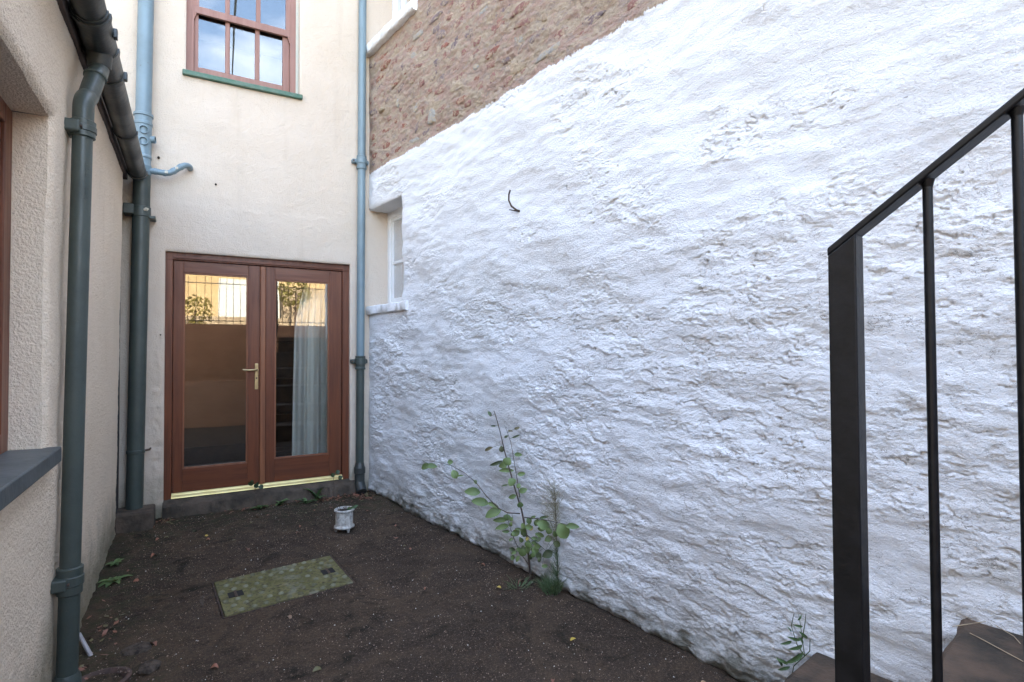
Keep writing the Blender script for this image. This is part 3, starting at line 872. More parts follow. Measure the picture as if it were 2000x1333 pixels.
b.face([(pa.x, pa.y, 5.8), (pb.x, pb.y, 5.8), tuple(wall_pt(8.6, 5.8)), tuple(wall_pt(0, 5.8))])
b.face([(pa.x, pa.y, -.4), (pb.x, pb.y, -.4), (pb.x, pb.y, 5.8), (pa.x, pa.y, 5.8)])
b.build("coping", M['dark_stone'], rub)

# stones in the bare part
stone_meshes = []
smats = [m_stone("pink_stone", (0.33, 0.165, 0.135), (0.25, 0.13, 0.115)), m_stone("mauve_stone", (0.26, 0.19, 0.185), (0.19, 0.145, 0.15)),
         m_stone("buff_stone", (0.42, 0.33, 0.23), (0.34, 0.25, 0.18)), m_stone("grey_stone", (0.42, 0.40, 0.36), (0.33, 0.31, 0.29)),
         m_stone("red_stone", (0.30, 0.115, 0.085), (0.24, 0.10, 0.08))]
rs = random.Random(11)
def stone_mesh(k, m):
    n = 9
    v, f = [], []
    rad = [1 + rs.uniform(-0.38, 0.22) for _ in range(n)]
    for ring, (s, hh) in enumerate(((1.0, -0.9), (0.86, 0.35), (0.5, 0.75))):
        for j in range(n):
            a = 2 * math.pi * (j + 0.15 * rs.uniform(-1, 1)) / n
            sx = abs(math.cos(a)) ** 0.75 * (1 if math.cos(a) > 0 else -1); sy = abs(math.sin(a)) ** 0.75 * (1 if math.sin(a) > 0 else -1)
            v.append((0.5 * s * rad[j] * sx, 0.5 * s * rad[j] * sy, hh + rs.uniform(-0.22, 0.22)))
    v.append((0, 0, 0.8))
    for r_ in (0, 1):
        for j in range(n):
            q = (j + 1) % n
            f.append((r_ * n + j, r_ * n + q, (r_ + 1) * n + q, (r_ + 1) * n + j))
    for j in range(n): f.append((2 * n + j, 2 * n + (j + 1) % n, 3 * n))
    me = bpy.data.meshes.new("stone"); me.from_pydata(v, [], f); me.materials.append(m)
    me.polygons.foreach_set('use_smooth', [True] * len(f)); me.update()
    return me
for m in smats:
    stone_meshes.append([stone_mesh(k, m) for k in range(5)])
wn = Vector((-NW[0], -NW[1], 0)); wd = Vector((-D[0], -D[1], 0))
Rw = Matrix(((wd.x, 0, wn.x), (wd.y, 0, wn.y), (0, 1, 0)))
ro = worldloc(rub)
count = 0
z = 3.17
while z < 4.75 and count < 285:
    hgt = rs.uniform(0.05, 0.095)
    u = rs.uniform(0.0, 0.1)
    umax = 3.75 - (z - 3.1) * 2.15
    while u < umax and count < 285:
        wid = rs.uniform(0.07, 0.24) * (1.15 if rs.random() < 0.2 else 1)
        uc_, zc_ = u + wid / 2, z + hgt / 2 + rs.uniform(-0.02, 0.02)
        u += wid + rs.uniform(0.03, 0.10)
        if zc_ > 4.24 and uc_ < 1.08: continue
        if zc_ < 3.12 + hgt / 2: zc_ = 3.13 + hgt / 2
        if rs.random() < 0.12: continue
        kind = rs.choices(range(5), (5.5, 3, 1.5, 0.7, 5 if uc_ < 0.9 else 0.9))[0]
        o = bpy.data.objects.new("stone", rs.choice(stone_meshes[kind]))
        S.collection.objects.link(o)
        o.parent = rub
        p = wall_pt(uc_, zc_, wall_h(uc_, zc_) - 0.003)
        o.location = p - ro
        rot = Rw.to_4x4() @ Matrix.Rotation(rs.uniform(-0.22, 0.22), 4, 'Z') @ Matrix.Rotation(rs.uniform(-0.06, 0.06), 4, 'X')
        o.rotation_euler = rot.to_euler()
        o.scale = (wid, hgt * rs.uniform(0.85, 1.1), rs.uniform(0.005, 0.012))
        count += 1
    z += hgt + rs.uniform(0.004, 0.03)
# three stones the eye picks out: a big pale one, a brick and a loose yellow one
for (u_, z_, w_, h_, k, lab, t) in ((1.20, 3.30, 0.13, 0.16, 3, "large pale grey flush stone near the paint line", 0.012), (0.36, 4.08, 0.22, 0.085, 4, "red brick under the upper sill", 0.02), (0.30, 3.66, 0.15, 0.05, 2, "protruding yellow stone", 0.035)):
    o = bpy.data.objects.new("stone", stone_meshes[k][1]); S.collection.objects.link(o); o.parent = rub; o['label'] = lab
    o.location = wall_pt(u_, z_, wall_h(u_, z_) + 0.004) - ro; o.rotation_euler = Rw.to_euler(); o.scale = (w_, h_, t)

def wbox(m, u0, u1, z0, z1, o0, o1):
    """box in wall coordinates: u range, z range, out-of-face range"""
    a = wall_pt(u0, z0, o0)
    m.obox(a, wall_pt(u1, z0, o0) - a, wall_pt(u0, z0, o1) - a, Vector((0, 0, z1 - z0)))
def lumpy_sill(name, u0, u1, z0, z1, o1, seed):
    nu, m = 40, MB()
    pr = [(-0.19, z1 + 0.004), (0.0, z1), (o1 - 0.008, z1 - 0.004), (o1, z1 - 0.014), (o1, z0 + 0.01), (o1 - 0.012, z0), (-0.05, z0)]
    rr = random.Random(seed)
    for k in range(nu + 1):
        uu = u0 + (u1 - u0) * k / nu
        for (oo, zz) in pr:
            j = 0.0018 * math.sin(uu * 23 + zz * 90 + seed) + rr.uniform(-0.003, 0.003)
            m.v.append(tuple(wall_pt(uu, zz + j * 0.8, oo + j)))
    c = len(pr)
    for k in range(nu):
        for j in range(c):
            q = (j + 1) % c
            m.f.append((k * c + j, (k + 1) * c + j, (k + 1) * c + q, k * c + q)); m.mi.append(0)
    m.f.append(tuple(range(c))); m.mi.append(0); m.f.append(tuple(reversed(range(nu * c, (nu + 1) * c)))); m.mi.append(0)
    return m.build(name, M['paint_white'], rub, True, auto=50)
lumpy_sill("window_sill", -0.03, 0.805, 1.722, 1.812, 0.030, 3)
lumpy_sill("window_sill", -0.035, 0.975, 4.295, 4.392, 0.055, 5)
# lower window: white casement with privacy glass, set 0.18 m back
m = MB()
zA, zB = 1.80, 2.775
O = -0.185
u_in = -0.0        # frame starts where the house wall ends
def uw(px_x): return (P0[1] - YB)
uF0, uF1, uF2 = 0.03, 0.075, 0.70
wbox(m, uF0 - 0.10, uF1, zA, zB, O - 0.05, O); wbox(m, uF1, uF2, zA, zA + 0.062, O - 0.05, O); wbox(m, uF1, uF2, zB - 0.085, zB, O - 0.05, O)
cas = m.build("window", M['white_gloss'], rub, bevel=0.003)
m = MB(); wbox(m, uF1, uF1 + 0.032, zA + 0.062, zB - 0.085, O - 0.045, O - 0.012); wbox(m, uF1 + 0.032, uF2, zA + 0.062, zA + 0.092, O - 0.045, O - 0.012); wbox(m, uF1 + 0.032, uF2, zB - 0.112, zB - 0.085, O - 0.045, O - 0.012)
m.build("casement", M['white_gloss'], cas, bevel=0.003)
zm = 2.245
m = MB(); wbox(m, uF1 + 0.032, uF2, zm - 0.012, zm + 0.012, O - 0.04, O - 0.016); m.build("glazing_bar", M['white_gloss'], cas, bevel=0.002)
for z0, z1 in ((zA + 0.092, zm - 0.012), (zm + 0.012, zB - 0.112)):
    m = MB(); wbox(m, uF1 + 0.032, uF2, z0, z1, O - 0.036, O - 0.03); m.build("pane", M['glass_obscured'], cas)
# upper window, mostly out of the picture
m = MB()
O2 = -0.235
wbox(m, -0.08, 0.085, 4.39, 5.4, O2 - 0.05, O2); wbox(m, 0.085, 0.95, 4.39, 4.45, O2 - 0.05, O2); wbox(m, 0.2, 0.232, 4.45, 5.4, O2 - 0.045, O2 - 0.01)
cas2 = m.build("window", M['white_gloss'], rub, bevel=0.003)
m = MB(); wbox(m, 0.085, 0.2, 4.45, 5.4, O2 - 0.04, O2 - 0.034); m.build("pane", M['glass_dark'], cas2)
m = MB(); wbox(m, 0.232, 0.95, 4.45, 5.4, O2 - 0.04, O2 - 0.034); m.build("pane", M['glass_dark'], cas2)
m = MB(); wbox(m, -0.1, 0.96, 4.3, 5.5, O2 - 0.09, O2 - 0.07); m.build("blind", M['room'], cas2)

# ------------------------------------------------------------------ extension (left wall)
ext = empty("extension", (-0.48, 2.5, 0), "single storey cream roughcast extension with a window and low eaves", "extension")
JY, LZ, SZ = 2.735, 2.273, 0.985
ys = axis((0.7, 1.05, 0.05), (1.05, JY, 0.007), (JY, 5.15, 0.009))
zs = axis((-0.4, -0.2, 0.05), (-0.2, SZ, 0.007), (SZ, LZ, 0.007), (LZ, 2.9, 0.008))
Yg, Zg2 = np.meshgrid(ys, zs)
h = 0.006 * fbm(Yg / 0.5, Zg2 / 0.5, 201, 3) + 0.0013 * fbm(Yg / 0.035, Zg2 / 0.035, 211, 2) + 0.0014 * fbm(Yg / 0.016, Zg2 / 0.016, 214, 2)
h += 0.008 * smooth(0.35, 0.0, Zg2 + 0.1) * fbm(Yg / 0.1, Zg2 / 0.1, 221, 2)
q = np.maximum(np.maximum(1.05 - Yg, Yg - JY), np.maximum(SZ - Zg2, Zg2 - LZ))
h -= 0.020 * np.exp(-np.maximum(q, 0) / 0.016)
h -= 0.012 * np.exp(-np.maximum(5.15 - Yg, 0) / 0.010)
P = np.stack([-0.487 + 0.009 * Zg2 + h, Yg, Zg2], -1)[:, ::-1]
yr = ys[::-1]
yc, zc = (yr[:-1] + yr[1:]) / 2, (zs[:-1] + zs[1:]) / 2
YC, ZC = np.meshgrid(yc, zc)
drop = (YC > 1.05) & (YC < JY) & (ZC > SZ) & (ZC < LZ)
jy = int(np.argmin(np.abs(yr - JY))); ja = int(np.argmin(np.abs(yr - 1.05))); k0, k1 = int(np.argmin(np.abs(zs - SZ))), int(np.argmin(np.abs(zs - LZ)))
lo_, hi_ = min(jy, ja), max(jy, ja)
ex = [reveal(P, jy, (k0, k1), False, (-0.13, 0.012, 0)), reveal(P, ja, (k0, k1), False, (-0.13, 0, 0)), reveal(P, k1, (lo_, hi_), True, (-0.13, 0, 0)), reveal(P, k0, (lo_, hi_), True, (-0.13, 0, 0)),
      reveal(P, 0, (0, len(zs) - 1), False, (-0.3, 0, 0))]
grid_mesh("wall", P, drop, M['ext'], ext, ex)
b = MB(); b.box((-0.495, 5.12, -0.3), (-0.46 - 0.06, YB, 2.95)); b.build("return_stone", M['dark_stone'], ext)
b = MB()     # window in the reveal
b.box((-0.65, 2.655, SZ), (-0.592, JY + 0.02, LZ)); b.box((-0.65, 1.03, LZ - 0.075), (-0.592, 2.655, LZ)); b.box((-0.65, 1.03, SZ), (-0.592, 2.655, SZ + 0.08)); b.box((-0.65, 1.03, SZ + 0.08), (-0.592, 1.11, LZ - 0.075))
ew = b.build("window", M['wood'], ext, bevel=0.004)
b = MB(); b.box((-0.64, 2.60, SZ + 0.08), (-0.604, 2.655, LZ - 0.075)); b.box((-0.64, 1.11, LZ - 0.13), (-0.604, 2.60, LZ - 0.075)); b.box((-0.64, 1.11, SZ + 0.08), (-0.604, 2.60, SZ + 0.135)); b.build("casement", M['wood'], ew, bevel=0.004)
b = MB(); b.box((-0.63, 1.11, SZ + 0.135), (-0.624, 2.60, LZ - 0.13)); b.build("pane", M['glass'], ew)
b = MB(); b.box((-0.66, 0.98, 0.932), (-0.436, JY + 0.03, 0.992)); b.build("window_sill", M['grey_sill'], ext, bevel=0.006)
b = MB(); b.box((-0.70, 0.8, 0.6), (-0.68, 3.0, 2.6)); b.build("room_back", M['furniture'], ext)
b = MB(); b.box((-0.478, 0.62, 2.735), (-0.446, 5.30, 2.90)); b.build("fascia", M['fascia'], ext, bevel=0.003)
b = MB(); b.obox((-0.40, 0.62, 2.885), (0, 4.78, 0), (-3.8, 0, 0.7), (0, 0, 0.03)); b.box((-4.2, 0.72, -0.3), (-4.05, 5.4, 3.55)); b.box((-4.05, 0.72, -0.3), (-0.50, 0.82, 2.86))
b.build("roof", M['slate'], ext)

# ------------------------------------------------------------------ gutter
gut = empty("gutter", (-0.375, 3.0, 2.80), "dark green half round gutter under the extension eaves with outlet elbow", "gutter")
GX, GR = -0.378, 0.062
def gz_(y): return 2.800 - 0.002 * (y - 3)
def half(y0, y1, r, name, parent, thick=0.004, n=14):
    m = MB()
    for y in (y0, y1):
        for rr in (r, r - thick):
            for j in range(n + 1):
                a = math.pi + math.pi * j / n
                m.v.append((GX + rr * math.cos(a), y, gz_(y) + rr * math.sin(a)))
    k = n + 1
    for j in range(n):
        m.f += [(j, j + 1, 2 * k + j + 1, 2 * k + j), (k + j + 1, k + j, 3 * k + j, 3 * k + j + 1), (j + 1, j, k + j, k + j + 1), (2 * k + j, 2 * k + j + 1, 3 * k + j + 1, 3 * k + j)]
        m.mi += [0] * 4
    m.f += [(0, 2 * k, 3 * k, k), (n, k + n, 3 * k + n, 2 * k + n)]; m.mi += [0, 0]
    return m.build(name, M['gutter'], parent, True, auto=40)
half(0.62, 2.87, GR, "trough", gut)
half(3.46, 5.235, GR, "trough", gut)
ou = half(2.84, 3.50, GR + 0.006, "outlet_section", gut, 0.008)
for y in (2.88, 3.19, 3.46): half(y - 0.018, y + 0.018, GR + 0.013, "joint_band", gut, 0.012)
half(5.19, 5.225, GR + 0.009, "joint_band", gut, 0.012)
b = MB(); b.v = [(GX + GR * math.cos(math.pi + math.pi * j / 14), 5.236, gz_(5.2) + GR * math.sin(math.pi + math.pi * j / 14)) for j in range(15)]; b.f = [tuple(range(15))]; b.mi = [0]; b.build("stop_end", M['gutter'], gut)
for y in (3.02, 3.46):
    b = MB(); b.box((GX + GR + 0.004, y - 0.016, gz_(y) - 0.03), (GX + GR + 0.020, y + 0.016, gz_(y) + 0.012)); b.build("clip", M['gutter'], gut, bevel=0.003)
for y in (0.9, 1.6, 2.4, 4.3):
    half(y - 0.012, y + 0.012, GR + 0.008, "support_bracket", gut, 0.007)

# ------------------------------------------------------------------ left downpipe
dpipe = empty("drainpipe", (-0.43, 2.95, 0), "dark green drainpipe on the extension wall, joined to the gutter by a bent neck", "drainpipe")
R1 = 0.0365
top, bot = Vector((-0.408, 2.955, 2.345)), Vector((-0.4405, 2.955, -0.02))
def dpx(z):
    t = (z - bot.z) / (top.z - bot.z)
    return bot.lerp(top, t)
b = MB(); b.tube([dpx(0.40), dpx(1.4), dpx(2.345)], R1, 24); b.build("pipe", M['pipe_green_and_shaded'], dpipe, True)
b = MB(); b.tube([dpx(0.43), dpx(0.2), dpx(-0.0)], R1 + 0.001, 24); b.build("lower_pipe", M['pipe_green_and_shaded'], dpipe, True)
b = MB()
o_ = Vector((GX, 3.16, 2.745))
path = [o_ + Vector((0, 0, 0.03)), o_, o_ + Vector((0, -0.006, -0.05))]
e0, e1 = o_ + Vector((0, -0.02, -0.085)), dpx(2.47)
def bez(p0, p1, p2, n): return [p0 * (1 - t) ** 2 + p1 * 2 * t * (1 - t) + p2 * t * t for t in [k / n for k in range(n + 1)]]
sl_ = (dpx(2.43) - o_)
m1 = o_ + Vector((0, -0.02, -0.10)); kA = o_ + Vector((-0.004, -0.07, -0.13)); kB = dpx(2.43) + Vector((0.006, 0.07, 0.055)); m2 = dpx(2.40)
path = [o_ + Vector((0, 0, 0.02)), o_ + Vector((0, 0, -0.05))] + bez(o_ + Vector((0, 0, -0.06)), m1, kA, 6) + bez(kB, dpx(2.455), m2, 6) + [dpx(2.33)]
b.tube(path, [R1 + 0.006] * 2 + [R1 + 0.002] * (len(path) - 2), 22); b.build("swan_neck", M['pipe_green_and_shaded'], dpipe, True, auto=60)
b = MB(); b.tube([o_ + Vector((0, 0, 0.0)), o_ + Vector((0, 0, -0.055)), o_ + Vector((0, 0, -0.062))], [R1 + 0.014, R1 + 0.010, R1 + 0.006], 22); b.build("outlet_spigot", M['gutter'], dpipe, True)
ax = (kB - kA).normalized()
b = MB(); b.ring(kA + ax * 0.012, ax, R1 + 0.0085, 0.014, 22); b.build("neck_band", M['pipe_green_and_shaded'], dpipe, True)
UPZ = (top - bot).normalized()
def socket(zc, h_, mat, ears=True):
    c = dpx(zc)
    m = MB(); m.tube([c - UPZ * h_ / 2, c - UPZ * (h_ / 2 - 0.004), c - UPZ * h_ * 0.18, c - UPZ * h_ * 0.15, c + UPZ * h_ * 0.15, c + UPZ * h_ * 0.18, c + UPZ * (h_ / 2 - 0.004), c + UPZ * h_ / 2],
                    [R1 + 0.004, R1 + 0.009, R1 + 0.009, R1 + 0.013, R1 + 0.013, R1 + 0.009, R1 + 0.010, R1 + 0.004], 24)
    sck = m.build("socket", mat, dpipe, True, auto=30)
    if ears:
        m = MB(); m.box((-0.49, c.y - 0.062, c.z - 0.028), (c.x - 0.002, c.y + 0.062, c.z + 0.022)); m.build("bracket", mat, dpipe, bevel=0.007)
        for sy in (-1, 1):
            m = MB(); m.tube([(c.x - 0.004, c.y + sy * 0.052, c.z - 0.003), (c.x + 0.006, c.y + sy * 0.052, c.z - 0.003)], 0.006, 8); m.build("screw_head", M['rust'], dpipe)
socket(2.315, 0.075, M['pipe_green_and_shaded'])
socket(0.405, 0.115, M['pipe_green_and_shaded'])
b = MB()
for z, r in ((0.0, 0.0), (0.02, 0.004)): pass
c = dpx(0.0); b.tube([c + UPZ * 0.02, c, c - UPZ * 0.035, c - UPZ * 0.05], [R1 + 0.003, R1 + 0.012, R1 + 0.014, R1 + 0.02], 24); b.build("shoe", M['pipe_green_and_shaded'], dpipe, True)
# raised moulded letters are too worn to read: small ribs on the upper pipe
for k, z in enumerate((2.16, 2.135, 2.11, 2.05, 2.03, 2.01)):
    c = dpx(z); b = MB(); dv = Vector((0.62, -0.785, 0)); sv = Vector((0.785, 0.62, 0))
    a = c + dv * (R1 - 0.003) - sv * 0.006
    b.obox(a, sv * (0.012 if k % 2 else 0.009), dv * 0.0055, Vector((0, 0, 0.006 if k % 2 else 0.012))); b.build("raised_mark", M['pipe_green_and_shaded'], dpipe)

# ------------------------------------------------------------------ soil pipe
soil = empty("soil_pipe", (-0.36, 5.33, 0.13), "thick blue grey soil pipe with boss fitting in the corner by the French doors", "soil pipe")
R2 = 0.058
def spt(z):
    t = (z - 0.1) / 4.4
    return Vector((-0.384 + 0.050 * t, 5.335, z))
b = MB(); b.tube([spt(3.27), spt(4.3), spt(6.5)], R2 - 0.002, 28); b.build("upper_pipe", M['pipe_sky_lit'], soil, True)
b = MB(); b.tube([spt(0.57), spt(1.5), spt(2.86)], R2 + 0.002, 28); b.build("lower_pipe", M['pipe_green_and_shaded'], soil, True)  # same paint as the upper pipe, yard shade put into the colour
b = MB(); b.tube([spt(0.125), spt(0.57)], R2 + 0.001, 28); b.build("foot_pipe", M['pipe_green_and_shaded'], soil, True)
b = MB()
zz = [2.80, 2.81, 2.86, 2.87, 2.885, 2.93, 2.935, 2.95, 2.96, 3.20, 3.205, 3.225, 3.23, 3.27, 3.275, 3.295, 3.30]
rr = [0.060, 0.064, 0.064, 0.066, 0.060, 0.060, 0.066, 0.066, 0.061, 0.061, 0.066, 0.066, 0.062, 0.062, 0.070, 0.070, 0.060]
b.tube([spt(z) for z in zz], rr, 28); bf = b.build("boss_fitting", M['pipe_sky_lit'], soil, True, auto=25)
def port(c, dr, r, ln):
    c, dr = Vector(c), Vector(dr).normalized()
    m = MB(); n = 18
    a = dr.cross(Vector((0, 0, 1))).normalized(); bb = a.cross(dr)
    for rad, dp in ((r, -0.02), (r, ln), (r - 0.004, ln), (r - 0.004, ln - 0.028)):
        for j in range(n):
            an = 2 * math.pi * j / n
            m.v.append(tuple(c + dr * dp + (a * math.cos(an) + bb * math.sin(an)) * rad))
    for k in range(3):
        for j in range(n):
            q = (j + 1) % n
            m.f.append((k * n + j, k * n + q, (k + 1) * n + q, (k + 1) * n + j)); m.mi.append(0)
    m.f.append(tuple(3 * n + j for j in range(n))); m.mi.append(0)
    m.build("boss_port", M['pipe_sky_lit'], soil, True, auto=30)
dr = Vector((0.12, -1, 0)).normalized()
for z in (3.150, 3.058):
    c = spt(z); port(c + dr * (R2 + 0.004), dr, 0.032, 0.014)
c = spt(3.095); port(c + Vector((1, -0.2, 0)).normalized() * (R2 + 0.002), (1, -0.2, 0), 0.029, 0.028)
b = MB(); c = spt(2.838)
wp = [c + Vector((0.03, -0.01, 0)), (-0.25, 5.315, 2.836), (-0.19, 5.312, 2.832), (-0.165, 5.31, 2.838), (-0.145, 5.31, 2.852), (-0.075, 5.318, 2.912), (-0.055, 5.326, 2.924), (-0.035, 5.345, 2.930), (-0.022, 5.375, 2.930), (-0.018, 5.44, 2.930)]
b.tube(wp, 0.0235, 18); b.build("waste_pipe", M['pipe_sky_lit'], soil, True, auto=60)
for p, dr_ in (((-0.262, 5.315, 2.836), (1, 0, -0.03)), ((-0.198, 5.312, 2.833), (1, 0, 0)), ((-0.137, 5.311, 2.858), (1, 0, 0.85)), ((-0.085, 5.317, 2.903), (1, 0, 0.85))):
    b = MB(); b.ring(p, dr_, 0.0265, 0.022, 18, 0.002); b.build("waste_collar", M['pipe_sky_lit'], soil, True)
for p in ((-0.185, 5.284, 2.836), (-0.113, 5.289, 2.884)):
    b = MB(); b.box((p[0] - 0.012, p[1] - 0.003, p[2] - 0.012), (p[0] + 0.010, p[1] + 0.004, p[2] + 0.010)); b.build("paint_scar", M['peel'], soil, bevel=0.003)
c = spt(2.50)
b = MB(); b.tube([c - Vector((0, 0, 0.045)), c - Vector((0, 0, 0.04)), c + Vector((0, 0, 0.035)), c + Vector((0, 0, 0.04))], [0.062, 0.067, 0.067, 0.062], 28); b.build("pipe_clip", M['pipe_green_and_shaded'], soil, True, auto=30)
b = MB(); b.box((c.x - 0.115, 5.262, 2.465), (c.x - 0.045, 5.40, 2.545)); b.build("clip_ear", M['pipe_green_and_shaded'], soil, bevel=0.006)
b = MB(); b.box((c.x + 0.055, 5.30, 2.445), (c.x + 0.10, 5.425, 2.470)); b.build("clip_ear", M['pipe_green_and_shaded'], soil, bevel=0.005)
b = MB(); b.tube([spt(2.505) + Vector((0.018, -0.060, 0)), spt(2.512) + Vector((0.035, -0.0515, 0)), spt(2.52) + Vector((0.05, -0.038, 0))], [0.008, 0.017, 0.007], 8); b.build("paint_scar", M['peel'], soil, True)
b = MB(); b.ring(spt(0.575), (0, 0, 1), 0.064, 0.03, 26); b.build("pipe_clip", M['pipe_green_and_shaded'], soil, True)
b = MB(); b.tube([spt(0.578) + Vector((0.055, 0, 0)), spt(0.578) + Vector((0.09, 0.04, 0)), spt(0.58) + Vector((0.095, 0.10, 0))], 0.008, 8); b.build("clip_ear", M['rust'], soil, True)

pl = MB()
rr_ = random.Random(4)
pl.box((-0.50, 5.150, -0.08), (-0.245, 5.415, 0.128))
tag(pl.build("plinth", M['concrete'], None, bevel=0.014), "small dirty concrete block under the thick soil pipe", "plinth")

# ------------------------------------------------------------------ right downpipe
rp = empty("drainpipe", (1.42, 5.36, 0), "slim blue grey drainpipe between the French doors and the white wall", "drainpipe")
R3 = 0.0375
def rpt(z): return Vector((1.409 + 0.0052 * z, 5.362, z))
b = MB(); b.tube([rpt(3.20), rpt(4.5), rpt(8.4)], R3, 24); b.build("upper_pipe", M['pipe_sky_lit'], rp, True)
b = MB(); b.tube([rpt(1.26), rpt(3.20)], R3, 24); b.build("pipe", M['pipe_sky_lit'], rp, True)
b = MB(); b.tube([rpt(0.28), rpt(1.26)], R3, 24); b.build("lower_pipe", M['pipe_green_and_shaded'], rp, True)  # one paint all the way up; this length is coloured as shaded
for z, mt in ((3.225, M['pipe_sky_lit']), (1.275, M['pipe_green_and_shaded'])):
    b = MB(); b.tube([rpt(z - 0.085), rpt(z - 0.080), rpt(z - 0.065), rpt(z - 0.06), rpt(z - 0.03), rpt(z - 0.028), rpt(z + 0.022), rpt(z + 0.026), rpt(z + 0.045), rpt(z + 0.05)],
                     [R3, R3 + 0.011, R3 + 0.011, R3 + 0.006, R3 + 0.007, R3 + 0.014, R3 + 0.014, R3 + 0.008, R3 + 0.011, R3 + 0.002], 24); b.build("socket", mt, rp, True, auto=25)
    b = MB(); c = rpt(z - 0.002); b.box((c.x - 0.088, 5.365, z - 0.024), (c.x + 0.075, 5.425, z + 0.018)); b.build("bracket", mt, rp, bevel=0.012)
    b = MB(); b.tube([(c.x - 0.075, 5.36, z - 0.003), (c.x - 0.075, 5.37, z - 0.003)], 0.008, 8); b.build("screw_head", M['rust'], rp)
b = MB(); b.tube([rpt(0.30), rpt(0.26), rpt(0.25), rpt(0.20), rpt(0.19), rpt(0.12), rpt(0.10) + Vector((0, -0.006, 0)), rpt(0.06) + Vector((0.004, -0.03, 0)), rpt(0.03) + Vector((0.006, -0.06, 0))],
                 [R3, R3 + 0.010, R3 + 0.016, R3 + 0.016, R3 + 0.010, R3 + 0.010, R3 + 0.011, R3 + 0.012, R3 + 0.010], 24, True); b.build("shoe", M['gutter'], rp, True, auto=30)
b = MB(); b.tube([rpt(0.029) + Vector((0.006, -0.0615, -0.0)), rpt(0.0285) + Vector((0.006, -0.063, 0))], R3 + 0.004, 20); b.build("shoe_mouth_shade", M['hole_shade'], rp)  # dark disc painted as the shade inside the shoe

# ------------------------------------------------------------------ manhole cover
mhz = lambda y: -0.028 * (YB - y)
mh = empty("manhole_cover", (0.5, 3.65, mhz(3.65)), "mossy green rectangular manhole cover with raised studs set in the dark yard", "manhole cover")
def mp_(a, c, z=0.0):
    p = mA + mBv * a + mCv * c
    return Vector((float(p[0]), float(p[1]), mhz(float(p[1])) + z))
def slab(m, a0, a1, c0, c1, z0, z1):
    i = len(m.v)
    for zq in (z0, z1):
        m.v += [tuple(mp_(a0, c0, zq)), tuple(mp_(a0, c1, zq)), tuple(mp_(a1, c1, zq)), tuple(mp_(a1, c0, zq))]
    for f in ((3, 2, 1, 0), (4, 5, 6, 7), (0, 1, 5, 4), (1, 2, 6, 5), (2, 3, 7, 6), (3, 0, 4, 7)):
        m.f.append(tuple(i + k for k in f)); m.mi.append(0)
b = MB(); slab(b, 0.012, 0.988, 0.018, 0.982, -0.03, 0.003); b.build("plate", M['cover'], mh, bevel=0.003)
b = MB(); slab(b, -0.004, 0.006, -0.004, 1.004, -0.03, -0.001); slab(b, 0.994, 1.004, -0.004, 1.004, -0.03, -0.001); slab(b, 0.006, 0.994, -0.004, 0.008, -0.03, -0.001); slab(b, 0.006, 0.994, 0.992, 1.004, -0.03, -0.001); b.build("frame", M['rust'], mh)
b = MB(); slab(b, 0.40, 0.60, 0.38, 0.62, 0.0035, 0.0065); b.build("name_plate", M['cover'], mh, bevel=0.002)
for (a, c), (a2, c2) in (((0.60, 0.38), (0.95, 0.05)), ((0.60, 0.62), (0.95, 0.95)), ((0.40, 0.38), (0.05, 0.05)), ((0.40, 0.62), (0.05, 0.95))):
    b = MB(); p, q = mp_(a, c, 0.003), mp_(a2, c2, 0.003); b.tube([p, q], 0.0045, 6); b.build("rib", M['cover'], mh, True)
for a, c in ((0.13, 0.5), (0.87, 0.5)):
    b = MB(); slab(b, a - 0.055, a + 0.055, c - 0.075, c + 0.075, 0.0032, 0.0042); kh = b.build("key_hole_shade", M['hole_shade'], mh)  # raised dark sheet painted as the shade in the key recess
    b = MB(); slab(b, a - 0.010, a + 0.010, c - 0.085, c + 0.085, 0.0044, 0.008); b.build("key_bar", M['rust'], mh, bevel=0.001)
sm = bpy.data.meshes.new("stud")
v, f = [], []
for rr2, zz2 in ((1.0, 0), (0.82, 0.65), (0.45, 1.0)):
    v += [(rr2 * math.cos(2 * math.pi * j / 10), rr2 * math.sin(2 * math.pi * j / 10), zz2) for j in range(10)]
for k in (0, 1): f += [(k * 10 + j, k * 10 + (j + 1) % 10, (k + 1) * 10 + (j + 1) % 10, (k + 1) * 10 + j) for j in range(10)]
f.append(tuple(range(20, 30)))
sm.from_pydata(v, [], f); sm.polygons.foreach_set('use_smooth', [True] * len(f)); sm.materials.append(simple('worn_stud_tops', (0.20, 0.195, 0.125), (0.08, 0.072, 0.032), 6, 0.7))
for i in range(11):
    for j in range(7):
        a, c = (i + 0.5 + 0.5 * (j % 2)) / 11.5, (j + 0.5) / 7
        if abs(a - 0.5) < 0.14 and abs(c - 0.5) < 0.18: continue
        if min(abs(a - 0.13), abs(a - 0.87)) < 0.09 and abs(c - 0.5) < 0.14: continue
        if any(abs(abs(a - 0.5) - 0.1 - (abs(c - 0.5) - 0.12) * 1.06) < 0.045 for _ in (0,)): continue
        o = link("stud", sm, None, mh, mp_(a, c, 0.0028) - worldloc(mh))
        o.scale = (0.017, 0.0145, 0.010); o.rotation_euler = (0.028, 0, 0.12)

